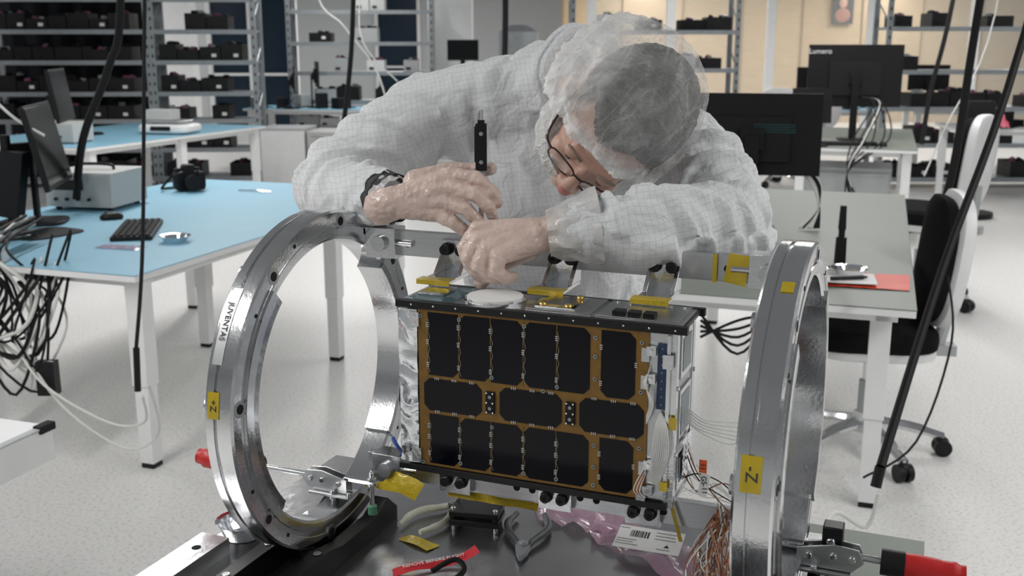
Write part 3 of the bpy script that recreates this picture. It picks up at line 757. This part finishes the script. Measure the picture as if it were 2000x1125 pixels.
for x in(.135,.248):
    b.box((S0+x,yF-.002,1.130),(.012,.004,.030),BLKP)
    for z in(1.122,1.138):b.cyl((S0+x,yF-.004,z),(S0+x,yF-.0048,z),.0024,STEEL,seg=12)
    for dx in(-.0045,.0045):
        for z in (1.1165,1.130,1.1435): b.cyl((S0+x+dx,yF-.004,z),(S0+x+dx,yF-.005,z),.0012,CHROME,seg=8)
for x,z in((.2805,1.235),(.2805,1.21),(.2805,1.18),(.2805,1.09),(.2805,1.06),(.2805,1.035),(.09,1.240),(.137,1.165),(.183,1.240),(.229,1.163),(.09,1.036),(.183,1.036),(.137,1.095),(.229,1.035),(.341,1.235),(.341,1.17),(.341,1.04),(.341,1.095),(.033,1.24),(.033,1.03),(.21,1.155)):
    b.cyl((S0+x,yF-.0005,z),(S0+x,yF-.0016,z),.0027,STEEL,seg=12);b.cyl((S0+x,yF-.0016,z),(S0+x,yF-.0019,z),.0012,BLKM,seg=6)
b.done(X=MF,parent=sat)
b=B('foil_cover')
b.sheet([(S0-.001,-.0530,H0+.008),(S0+.027,-.0530,H0+.008),(S0+.027,-.0530,H1-.012),(S0-.001,-.0530,H1-.012)],20,120,.0016,FOIL,fr=42,up=(0,-1,0))
b.sheet([(S0-.001,-.052,H0+.008),(S0-.001,.05,H0+.008),(S0-.001,.05,H1-.012),(S0-.001,-.052,H1-.012)],30,70,.0020,FOIL,fr=50,up=(-1,0,0))
b.sheet([(.196,-.02,1.045),(.196,.03,1.045),(.196,.03,1.10),(.196,-.02,1.10)],20,20,.0015,FOIL,fr=90,up=(1,0,0))
b.done(X=MF,parent=sat)
b=B('service_bay')
x=S0
b.bb((x+.350,-.0500,H0+.008),(x+.384,-.047,H1-.012),ALU2)
b.bb((x+.361,-.0520,1.150),(x+.373,-.0500,1.236),BPCB)
for i in range(8): b.cyl((x+.367,-.0520,1.156+i*.0105),(x+.367,-.0526,1.156+i*.0105),.0010,STEEL,seg=8)
b.bb((x+.374,-.0570,H0+.01),(x+.3785,-.050,H1-.012),ALU)
for z in(1.226,1.19,1.075,1.04):
    b.box((x+.354,-.0545,z),(.012,.006,.012),ALU);b.cyl((x+.354,-.0575,z),(x+.354,-.059,z),.0028,CHROME,seg=10)
    b.box((x+.346,-.0535,z-.006),(.010,.003,.018),ALU2)
b.box((x+.376,-.057,1.215),(.013,.006,.018),ALU)
for i in range(6):
    b.tube([(x+.352,-.053,1.205-i*.002),(x+.350-i*.0006,-.062,1.185),(x+.355+i*.001,-.063,1.160),(x+.350,-.056,1.140-i*.002)],.0007,WCAB,seg=5)
for i in range(10):
    a=(i-4.5)*.0013
    b.tube([(x+.368+a*.6,-.054,1.148-abs(a)),(x+.371+a*1.3,-.062,1.128),(x+.371+a*1.8,-.064,1.10),(x+.368+a*1.4,-.062,1.075),(x+.364+a*.7,-.054,1.050)],.0008,WCAB,seg=6)
for i in range(5):
    b.tube([(x+.35,-.054,1.06+i*.003),(x+.345-i*.002,-.060,1.04),(x+.352,-.056,1.03)],.0008,ORNG if i%2 else WCAB,seg=5)
b.box((x+.345,-.054,1.035),(.012,.005,.02),ALU);b.box((x+.024,-.0545,1.235),(.014,.004,.02),ALU);b.box((x+.024,-.0545,1.04),(.014,.004,.02),ALU)
for z in (1.035,1.045,1.23,1.24): b.cyl((x+.024,-.0565,z),(x+.024,-.0575,z),.002,CHROME,seg=8)
b.box((x+.384,-.0575,1.135),(.010,.001,.016),KAP);b.box((x+.375,-.059,1.05),(.01,.001,.012),KAP)
b.done(X=MF,parent=sat)
b=B('top_deck')
zt=H1-.001
b.bb((S0+.006,-.044,zt),(S0+.075,.044,zt+.001),mat('optical_glass',(.12,.2,.22),.04,.4));b.bb((S0+.012,-.02,zt+.001),(S0+.05,.03,zt+.0035),CHROME)
c=(S0+.125,-.012,0)
b.cyl((c[0],c[1],zt),(c[0],c[1],zt+.005),.043,ALU,seg=48);b.cyl((c[0],c[1],zt+.005),(c[0],c[1],zt+.0085),.038,CERA,seg=48)
for i in range(8):
    a=R(45*i+10);b.cyl((c[0]+.0405*math.cos(a),c[1]+.0405*math.sin(a),zt+.005),(c[0]+.0405*math.cos(a),c[1]+.0405*math.sin(a),zt+.0075),.002,CHROME,seg=8)
b.bb((S0+.180,-.042,zt),(S0+.268,.040,zt+.0035),ALU2);b.bb((S0+.190,-.034,zt+.0035),(S0+.245,.030,zt+.0055),CHROME);b.bb((S0+.197,-.028,zt+.0055),(S0+.238,.024,zt+.0062),GOLD);b.bb((S0+.200,-.025,zt+.0062),(S0+.235,.021,zt+.0066),ALU2)
for dx,dy in((.2,-.03),(.235,-.03),(.235,.02)):b.ell((S0+dx,dy,zt+.008),(.005,.005,.003),GOLD)
b.bb((S0+.275,-.042,zt),(S0+.383,.042,zt+.003),ALU2)
for i in range(3): b.bb((S0+.296+i*.02,-.036,zt+.003),(S0+.311+i*.02,-.020,zt+.009),BLKP)
for i in range(6): b.cyl((S0+.285+i*.018,.03,zt+.003),(S0+.285+i*.018,.03,zt+.005),.002,CHROME,seg=8)
b.done(X=MF,parent=sat,bevel=.0004)

rnd=random.Random(3)
b=B('wire_harness')
for i in range(9):
    m=(WCAB,WCAB,BLKR,BRW)[i%4]
    b.tube([(.195,-.02+.005*i,1.03+.012*i*.6),(.215,0,1.02+rnd.random()*.03),(.235+rnd.random()*.02,.02,.99+rnd.random()*.05),(.26+rnd.random()*.02,.06,.97+rnd.random()*.02),(.27,.09,.95)],.0009,m,seg=5)
for i in range(6):
    b.tube([(.196,.0,1.14-.004*i),(.22,.0,1.125-.004*i),(.25+rnd.random()*.03,.02,1.12-.006*i),(.28,.03,1.108+rnd.random()*.01)],.0008,WCAB,seg=5)
b.box((.285,.032,1.112),(.012,.008,.008),GOLD)
for i in range(46):
    m=(BRW,ORNG,BRW,WCAB)[i%4];x=.222+rnd.random()*.05;y=-.02+rnd.random()*.10
    b.tube([(x,y+.03,.955+rnd.random()*.02),(x+rnd.uniform(-.03,.03),y-.01,.93),(x+rnd.uniform(-.03,.03),y-.03,.89+rnd.random()*.02),(x+rnd.uniform(-.03,.03),y-.05,.87),(x+rnd.uniform(-.03,.03),y-.08,PT+.004+rnd.random()*.01),(x+.01,y-.04,PT+.02)],.0010,m,seg=5)
b.tube([(.205,.03,1.05),(.23,.05,1.0),(.24,.06,.94),(.26,.06,.90)],.001,WCAB,seg=5)
b.sheet([(.222,.07,.92),(.245,.07,.92),(.240,.08,.955),(.226,.08,.95)],4,4,.003,KAP,seed=3,up=(0,-1,0))
b.done(X=MF)
b=B('cable_tag');b.box((.222,-.01,1.065),(.010,.001,.018),mat('red_tag',(.75,.12,.03),.5));b.box((.2245,-.01,1.040),(.012,.001,.032),PAPER,(0,8,0));tg=b.done(X=MF)
text('tag_text','11',.010,MF@axes((.222,-.0112,1.065),(0,0,-1),(1,0,0)),INK,tg)
text('tag_text','GS-11',.010,MF@axes((.2245,-.0112,1.040),(.1,0,-1),(1,0,.1)),INK,tg)
b=B('blue_strap')
for i in range(7): b.tube([(-.214-.001*i,.06,1.215-i*.010),(-.208,.05,1.205-i*.010),(-.203,.055,1.185-i*.010)],.0016,BLUW,seg=6)
b.tube([(-.212,.055,1.225),(-.207,.05,1.19),(-.206,.055,1.13)],.0022,BLUW)
b.tube([(-.30,.115,.985),(-.29,.11,.975),(-.285,.12,.96)],.003,BLUW)
b.done(X=MF)

def pliers(name,loc,rz,grip,sc=1.0):
    b=B(name)
    for sg in(-1,1):
        b.tube([(sg*.006,.0,.008),(sg*.014,-.02,.009),(sg*.030,-.05,.010),(sg*.034,-.08,.010),(sg*.024,-.12,.009)],.006,grip,seg=10,radii=[.004,.006,.0068,.0065,.005])
        b.prism([(0,0),(sg*.012,.004),(sg*.009,.022),(sg*.002,.042),(0,.042)],(0,-.002,.004),(1,0,0),(0,1,0),(0,0,1),.009,STEEL)
    b.cyl((0,0,.002),(0,0,.016),.009,STEEL);b.cyl((0,0,.016),(0,0,.018),.004,CHROME)
    o=b.done(loc=MF@Vector(loc),rz=rz-22);o.scale=(sc,)*3;return o
pliers('flush_cutter',(-.225,.18,PT+.001),-15,BEIGE,.9)
pliers('side_cutter',(-.065,.085,PT+.001),195,GREYG,.95)
b=B('black_spacer_block');b.bb((-.040,-.026,.010),(.040,.026,.020),BLKA);b.bb((-.040,-.026,.026),(.040,.026,.034),BLKA)
for x in(-.034,.034):
    for y in(-.02,.02): b.cyl((x,y,0),(x,y,.040),.004,CHROME,seg=12);b.cyl((x,y,.02),(x,y,.026),.006,BLKP,seg=12)
b.done(loc=MF@Vector((-.165,.14,PT)),rz=-12,bevel=.001)
b=B('antistatic_bag');b.sheet([(.00,.26,PT+.001),(.19,.16,PT+.001),(.20,.06,PT+.001),(.02,.15,PT+.001)],26,18,.013,PINK,seed=3,fr=22)
bag=b.done(X=MF)
b=B('antistatic_bag');b.sheet([(-.12,.27,PT+.001),(.06,.25,PT+.001),(.04,.17,PT+.001),(-.08,.19,PT+.001)],22,14,.011,PINK,seed=8,fr=24);b.done(X=MF)
b=B('shipping_label');Lx=Vector((.115,.145,PT+.026))
Xl=MF@Matrix.Translation(Lx)@Matrix.Rotation(R(2),4,'Z')@Matrix.Rotation(R(10),4,'X')
b.box((0,0,0),(.100,.056,.0006),PAPER)
rb=random.Random(2);xx=-.03
while xx<.0:
    w=rb.choice((.0006,.0012,.0018));b.box((xx,.010,.0005),(w,.016,.0003),INK);xx+=w+.001
for i,(x0,w,y) in enumerate(((-.048,.014,.022),(-.048,.03,-.006),(-.048,.026,-.012),(-.048,.034,-.018),(.008,.034,.02),(.008,.03,.012),(.008,.032,.004),(.015,.02,-.02))):
    b.box((x0+w/2,y,.0005),(w,.0016,.0003),mat('print_grey',(.25,.25,.27),.6))
b.prism([(0,0),(.008,0),(.004,.007)],(.025,-.014,.0004),(1,0,0),(0,1,0),(0,0,1),.0004,INK)
lb=b.done(X=Xl,parent=bag)
b=B('remove_before_flight_ribbon')
pts=[Vector((-.215,-.050,PT+.002)),Vector((-.19,-.030,PT+.008)),Vector((-.16,-.006,PT+.006)),Vector((-.132,.018,PT+.012)),Vector((-.118,.034,PT+.020))]
C=cat(pts,5);i=b.mi(REDR);pv=None
for k,p in enumerate(C):
    d=(C[min(k+1,len(C)-1)]-C[max(k-1,0)]).normalized();n=Vector((-d.y,d.x,.25)).normalized()*.0085
    q=(b.bm.verts.new(p-n),b.bm.verts.new(p+n))
    if pv:f=b.bm.faces.new((pv[0],q[0],q[1],pv[1]));f.material_index=i
    pv=q
b.tube([(-.16,-.035,PT+.008),(-.135,-.01,PT+.020),(-.115,-.02,PT+.012),(-.125,-.06,PT+.006)],.004,BLKR)
rib=b.done(X=MF)
text('ribbon_text','REMOVE BEFORE FLIGHT',.0085,MF@axes((-.168,-.011,PT+.0125),(.74,.62,.05),(-.62,.74,.25)),PAPER,rib)
dish(MF@Vector((-.492,-.028,PT)),.038,.026)

# ------------------------------------------------------------------ technician
tech=empty('technician',(.05,2.15,0))
HO=Vector((.158,1.650,1.472))
Lh=Vector((.75,.05,-.66)).normalized();Uh=Vector((.42,-.80,.42));Uh=(Uh-Lh*Uh.dot(Lh)).normalized();Fh=Lh.cross(Uh)
ca_,sa_=math.cos(R(4)),math.sin(R(4));Fh,Uh=(Fh*ca_-Uh*sa_),(Uh*ca_+Fh*sa_)
MH=Matrix((Lh,-Fh,Uh)).transposed().to_4x4();MH.translation=HO
sR=(-.148,1.945,1.470);eR=(-.308,1.80,1.362);wR=(-.178,1.575,1.375)
sL=(.262,1.850,1.435);eL=(.328,1.60,1.326);wL=(.075,1.462,1.345)
armR=[sR,(-.235,1.87,1.412),eR,(-.26,1.70,1.358),(-.205,1.61,1.37)]
armL=[sL,(.305,1.73,1.385),eL,(.25,1.505,1.336),(.18,1.455,1.345),(.105,1.456,1.350)]
prims=[('c',[sR,(.07,1.95,1.49),sL],[.078,.098,.080]),
 ('e',(.06,1.99,1.46),(.17,.12,.100)),('e',(.08,1.94,1.33),(.195,.12,.17)),('e',(.085,2.0,1.17),(.19,.125,.18)),('e',(.09,2.08,1.0),(.19,.135,.17)),
 ('c',armR,[.078,.078,.064,.058,.044]),
 ('c',armL,[.080,.078,.068,.060,.057,.042]),
 ('c',[(0,2.12,.92),(-.02,2.08,.5),(-.03,2.16,.12)],[.11,.08,.062]),
 ('c',[(.18,2.10,.92),(.20,2.06,.5),(.21,2.14,.12)],[.11,.08,.062]),
 ('c',[(.065,1.93,1.52),(.10,1.86,1.535)],[.082,.066])]
segs=[]
for arm in(armR,armL):
    acc=0
    for a,c in zip(arm[:-1],arm[1:]):
        a=Vector(a);c=Vector(c);segs.append((a,c,acc,(c-a).length));acc+=(c-a).length
def fold(p):
    n=noise.noise(Vector((p.x*7,p.y*7,p.z*7)))*.010
    r2=noise.noise(Vector((p.x*22+5,p.y*22,p.z*14+noise.noise(p*9)*2)))
    w=1. if p.z<1.49 else .45
    best=None
    for (a,c,acc,l) in segs:
        t=max(0,min(1,(p-a).dot(c-a)/(l*l)));q=a.lerp(c,t);d=(p-q).length
        if best is None or d<best[0]: best=(d,acc+t*l,(p-q),(c-a)/l)
    f=0
    if best[0]<.11:
        s=best[1];rad=best[2].normalized();ang=math.atan2(rad.z,rad.dot(Vector((best[3].y,-best[3].x,0))))
        ph=s*2*math.pi/.072+ang*1.6+noise.noise(p*9)*5.0
        m_=.55+.45*noise.noise(p*8+Vector((9,2,4)))*2
        f=(max(0,math.sin(ph))**2*.015-.006)*max(.2,m_)
    else:
        r=noise.noise(Vector((p.x*10+noise.noise(p*5)*1.8,p.y*9,p.z*5+3)))
        f=(1-abs(r)*3.0)*.014-.006
    return (n+f+(1-abs(r2)*2.6)*.004)*w
organic('coverall',prims,.0055,2,FAB,tech,fold)
b=B('collar');nd=Vector((.35,-.85,.12)).normalized();cc=Vector((.115,1.845,1.545))
a1=nd.orthogonal().normalized();a2=nd.cross(a1)
for k,(rr_,of,tr) in enumerate(((.074,0,.012),(.070,.020,.010))):
    b.tube([cc+nd*of+(a1*math.cos(t*math.pi/9)+a2*math.sin(t*math.pi/9))*rr_*(1+.04*math.sin(t*1.7)) for t in range(19)],tr,FAB,seg=10,k=3)
b.done(parent=tech)
b=B('shoes')
for x in(-.03,.21):
    b.pad((x,2.12,.05),(.11,.29,.10),SHOE,e=3)
    b.box((x,2.12,.01),(.10,.27,.02),BLKP)
b.done(parent=tech)
hp=[('e',(0,.012,.045),(.077,.097,.082)),('e',(0,-.03,-.02),(.064,.064,.085)),('e',(0,-.035,-.07),(.050,.050,.040)),('e',(0,-.074,-.095),(.022,.018,.018)),
 ('c',[(0,-.090,.004),(0,-.104,-.018),(0,-.114,-.038)],[.008,.010,.0125]),('e',(.012,-.104,-.042),(.009,.011,.008)),('e',(-.012,-.104,-.042),(.009,.011,.008)),
 ('c',[(-.034,-.082,.020),(0,-.088,.017),(.034,-.082,.020)],[.010,.009,.010]),
 ('e',(.036,-.066,-.032),(.026,.024,.024)),('e',(-.036,-.066,-.032),(.026,.024,.024)),
 ('c',[(-.022,-.084,-.062),(0,-.094,-.060),(.022,-.084,-.062)],[.004,.006,.004]),('c',[(-.02,-.083,-.073),(0,-.092,-.073),(.02,-.083,-.073)],[.004,.007,.004]),
 ('e',(.080,.012,-.006),(.008,.020,.032),(0,0,20)),('e',(-.080,.012,-.006),(.008,.020,.032),(0,0,-20))]
inv=MH.inverted()
hp.append(('c',[(0,.035,-.03),inv@Vector((.13,1.80,1.510)),inv@Vector((.09,1.90,1.515))],[.058,.056,.060]))
head=organic('head',hp,.0032,3,SKIN,tech,None,MH)
b=B('nose_tip');b.ell((0,-.1155,-.0385),(.0125,.0115,.0125),NOSE);b.done(X=MH,parent=tech)
b=B('eyes')
for s in(-1,1):
    b.ell((s*.031,-.0775,-.002),(.0125,.0125,.0125),mat('eye_white',(.75,.73,.7),.2));b.ell((s*.031,-.0885,-.006),(.0055,.003,.0055),mat('iris',(.08,.06,.04),.1))
    b.ell((s*.031,-.0785,.001),(.0150,.0134,.0118),SKIN)
    b.tube([(s*.016,-.097,.021),(s*.030,-.0975,.026),(s*.046,-.089,.021)],.0022,mat('eyebrow',(.3,.23,.19),.9))
b.tube([(-.018,-.0925,-.067),(0,-.0995,-.066),(.018,-.0925,-.067)],.0016,mat('lips',(.4,.15,.13),.5))
b.done(X=MH,parent=tech)
def hd(p): return noise.noise(p*160)*.0018+noise.noise(p*30)*.0012
hair=organic('hair',[('e',(0,.018,.055),(.088,.104,.090)),('e',(0,.06,-.01),(.070,.055,.07))],.0026,1,HAIR,tech,hd,MH)
me=hair.data;bm=bmesh.new();bm.from_mesh(me)
bmesh.ops.delete(bm,geom=[v for v in bm.verts if (v.co.y<-.040 and v.co.z<.076+.010*math.sin(v.co.x*70)) or (v.co.z<-.035 and v.co.y<.04) or (v.co.y<.0 and v.co.z<.035)],context='VERTS');bm.to_mesh(me);bm.free()
b=B('glasses');FR=mat('glasses_frame',(.07,.05,.045),.3,.5)
for s in(-1,1):
    pts=[]
    for k in range(25):
        t=2*math.pi*k/24;cx=math.cos(t);sx=math.sin(t)
        x=s*.034+.026*math.copysign(abs(cx)**.75,cx);z=-.012+.016*math.copysign(abs(sx)**.75,sx)
        pts.append((x,-.106+.010*(abs(x)/.06)**2,z))
    b.tube(pts,.0015,FR,seg=8,k=2)
    b.tube([(s*.060,-.097,-.006),(s*.078,-.085,.0),(s*.084,-.03,.004),(s*.084,.01,.006),(s*.082,.03,-.015)],.0018,FR,seg=8)
    b.ell((s*.034,-.1052,-.012),(.025,.0007,.015),mat('lens',(.8,.85,.88),.02,alpha=.12,coat=1))
b.tube([(-.009,-.106,-.006),(0,-.109,-.002),(.009,-.106,-.006)],.0016,FR)
b.done(X=MH,parent=tech)
def shell(name,c,r,cut,m,amp,seed,gat,seg=200):
    bm=bmesh.new();bmesh.ops.create_uvsphere(bm,u_segments=seg,v_segments=seg*2//3,radius=1)
    for v in bm.verts:
        d=v.co.copy()
        g0=gat(Vector((c[0]+d.x*r[0],c[1]+d.y*r[1],c[2]+d.z*r[2])))
        am=amp*(.35+g0)
        ang=math.atan2(d.y,d.x)
        n=1+am*(1-2.4*abs(noise.noise(Vector((d.x*3.0+seed,d.y*3.0,d.z*3.0)))))+am*.5*(1-2*abs(noise.noise(Vector((math.cos(ang)*9,math.sin(ang)*9+seed,d.z*2.5)))))+am*.25*(1-2*abs(noise.noise(Vector((d.x*24,d.y*24,d.z*10)))))
        v.co=Vector((c[0]+d.x*r[0]*n,c[1]+d.y*r[1]*n,c[2]+d.z*r[2]*n))
    bmesh.ops.delete(bm,geom=[v for v in bm.verts if cut(v.co)],context='VERTS')
    me=bpy.data.meshes.new(name);bm.to_mesh(me);bm.free()
    me.materials.append(m)
    at=me.attributes.new('gather','FLOAT','POINT')
    for i,v in enumerate(me.vertices): at.data[i].value=gat(v.co)
    for p in me.polygons:p.use_smooth=True
    o=bpy.data.objects.new(name,me);COL.objects.link(o);o.matrix_basis=MH;par(o,tech);return o
def rim(p): return p.z-(-.022-.80*p.y)
def g_hair(p):
    a=max(0,1-rim(p)/.052); b2=max(0,min(1,(-p.x-.058)/.045)); c2=max(0,min(1,(p.x-.09)/.03))*.35
    return min(1,max(a*a*(3-2*a),b2*.75,c2))
shell('hairnet',(-.016,.024,.040),(.116,.124,.112),lambda p:rim(p)+.006*math.sin(p.x*90)<0,NET,.07,1,g_hair)
shell('beard_net',(-.010,-.012,-.062),(.084,.078,.068),lambda p:(p.z>-.052+.50*(p.y+.09)) or p.y>.055,BNET,.06,5,lambda p:.5,90)
b=B('hairnet_band')
pts=[]
for k in range(49):
    t=2*math.pi*k/48;y=.012+.102*math.cos(t+math.pi);x=-.004+.088*math.sin(t);pts.append((x,y,-.020-.79*y+.003*math.sin(k*1.9)))
b.tube(pts,.0036,mat('hairnet_elastic',(.8,.8,.79),.7,alpha=.8),seg=8,k=2);b.done(X=MH,parent=tech)

TA=R(13)
def handM(o): 
    M=Matrix(((1,0,0),(0,math.sin(TA),math.cos(TA)),(0,math.cos(TA),-math.sin(TA)))).to_4x4();M.translation=Vector(o);return M
def hand(name,o,W,fing,thumb,extra):
    X=handM(o);P=[]
    T=lambda p:X@Vector(p)
    for (K,a,b_,c) in fing:
        P.append(('c',[T(W),T((Vector(W)*.35+Vector(K)*.65)),T(K)],[.0225,.016,.0122]))
        P.append(('c',[T(K),T(a),T(b_),T(c)],[.0115,.0098,.0088,.0074]))
    P.append(('c',[T(t) for t in thumb],[.019,.0135,.0115,.0092]))
    for e in extra: P.append(('c',[T(p) for p in e[0]],e[1]))
    def dd(p): return noise.noise(p*120)*.0007+(1-2*abs(noise.noise(Vector((p.x*50,p.y*50,p.z*90)))))*.0009
    return organic(name,P,.0019,2,GLOV,tech,dd)
hand('right_hand',(-.0986,1.51,1.39),(-.070,-.012,.012),
 [((.012,.026,0),(.050,.020,-.013),(.070,.001,-.012),(.078,-.014,-.004)),
  ((.012,.006,-.008),(.046,-.003,-.021),(.065,-.020,-.018),(.072,-.034,-.008)),
  ((.004,-.013,-.007),(.034,-.024,-.018),(.050,-.040,-.014),(.054,-.052,-.005)),
  ((-.008,-.029,-.001),(.016,-.042,-.009),(.030,-.053,-.006),(.038,-.060,.000))],
 [(-.040,.016,.016),(.008,.034,.024),(.042,.034,.020),(.068,.036,.010)],
 [([(-.09,-.018,.022),(-.070,-.012,.012)],[.026,.024])])
hand('left_hand',(-.014,1.455,1.325),(.068,.018,.008),
 [((-.034,.022,.004),(-.053,-.003,.002),(-.046,-.026,.0),(-.033,-.043,.002)),
  ((-.032,.006,-.012),(-.048,-.018,-.014),(-.037,-.037,-.010),(-.022,-.047,-.003)),
  ((-.021,-.007,-.022),(-.032,-.030,-.025),(-.017,-.043,-.019),(-.003,-.046,-.010)),
  ((-.005,-.016,-.028),(-.008,-.037,-.030),(.006,-.046,-.023),(.016,-.044,-.013))],
 [(.034,-.002,.016),(.002,-.022,.018),(-.018,-.036,.012),(-.030,-.052,.006)],
 [([(.068,.018,.008),(.092,.022,.008)],[.025,.026])])
def cuff(p0,p1,r0,r1,m,wav=.003,seg=48):
    p0=Vector(p0);p1=Vector(p1);d=(p1-p0).normalized();a=d.orthogonal().normalized();c=d.cross(a);i=b.mi(m);pr=None
    for k in range(9):
        t=k/8;rg=[]
        for j in range(seg):
            th=2*math.pi*j/seg;rr=r0+(r1-r0)*t+wav*math.sin(7*th+k*.5)+wav*.6*math.sin(13*th-k)
            rg.append(b.bm.verts.new(p0.lerp(p1,t)+(a*math.cos(th)+c*math.sin(th))*rr))
        if pr:
            for j in range(seg):
                f=b.bm.faces.new((pr[j],pr[(j+1)%seg],rg[(j+1)%seg],rg[j]));f.material_index=i
        pr=rg
b=B('glove_cuffs')
cuff((-.163,1.532,1.379),(-.180,1.560,1.376),.029,.034,GLVC,.0015)
cuff((.050,1.463,1.341),(.122,1.462,1.350),.031,.054,GLVC)
b.done(parent=tech)
b=B('sleeve_cuffs')
cuff((-.188,1.578,1.374),(-.216,1.622,1.371),.040,.047,FAB,.002)
cuff((.084,1.460,1.345),(.125,1.460,1.353),.038,.048,FAB,.002)
b.done(parent=tech)
b=B('wristband');cuff((-.171,1.552,1.377),(-.182,1.570,1.375),.0355,.0365,BLKR,.0006)
b.done(parent=tech)
XT=handM((-.0986,1.51,1.39))
b=B('torque_screwdriver');b.M=Matrix.Translation(XT@Vector((.055,0,.003)))
b.box((0,0,.066),(.016,.014,.066),BLKP);b.cyl((0,0,.10),(0,0,.118),.003,CHROME);b.cyl((-.003,0,.096),(-.003,0,.114),.0022,STEEL);b.box((0,0,.101),(.010,.010,.006),BLKM)
b.box((-.0085,0,.07),(.002,.010,.05),BLKM)
for z in(.045,.085):b.cyl((0,-.0075,z),(0,-.0065,z),.003,STEEL,seg=10)
b.cyl((0,0,-.075),(0,0,.034),.0042,CHROME);b.cyl((0,0,-.10),(0,0,-.075),.0025,CHROME);b.cyl((0,0,.026),(0,0,.036),.006,STEEL)
b.done(bevel=.0008)

# ------------------------------------------------------------------ lights
def area(x,y,sx,sy,e,z=3.0,col=(1,.985,.965)):
    l=bpy.data.lights.new('ceiling_light','AREA');l.shape='RECTANGLE';l.size=sx;l.size_y=sy;l.energy=e;l.color=col
    o=bpy.data.objects.new('ceiling_light',l);COL.objects.link(o);o.location=(x,y,z)
for x in(-7,-2.2,2.6,7.4):
    for y in(.8,7.5,14.5,21):
        b=B('linear_lamp');b.bb((-.1,-2.2,.03),(.1,2.2,.09),WHT);b.bb((-.085,-2.19,.022),(.085,2.19,.03),LAMP)
        for q in(-1.8,1.8): b.cyl((0,q,.09),(0,q,.55),.006,STEEL,seg=6)
        b.done((x,y,3.0));area(x,y,.2,4.3,88)
area(5.5,20,6,1.5,90,3.0,(1,.9,.75))
w=bpy.data.worlds.new('World');scene.world=w;w.use_nodes=True
w.node_tree.nodes['Background'].inputs[0].default_value=(.84,.86,.89,1);w.node_tree.nodes['Background'].inputs[1].default_value=.2
# ------------------------------------------------------------------ camera
cam=bpy.data.cameras.new('camera');co=bpy.data.objects.new('camera',cam);COL.objects.link(co)
co.location=(0,0,1.6);co.rotation_euler=(R(77),0,0);cam.lens=37.44;cam.sensor_width=36;cam.clip_start=.02
cam.dof.use_dof=True;cam.dof.focus_distance=1.45;cam.dof.aperture_fstop=9
scene.camera=co
scene.view_settings.view_transform='Standard'
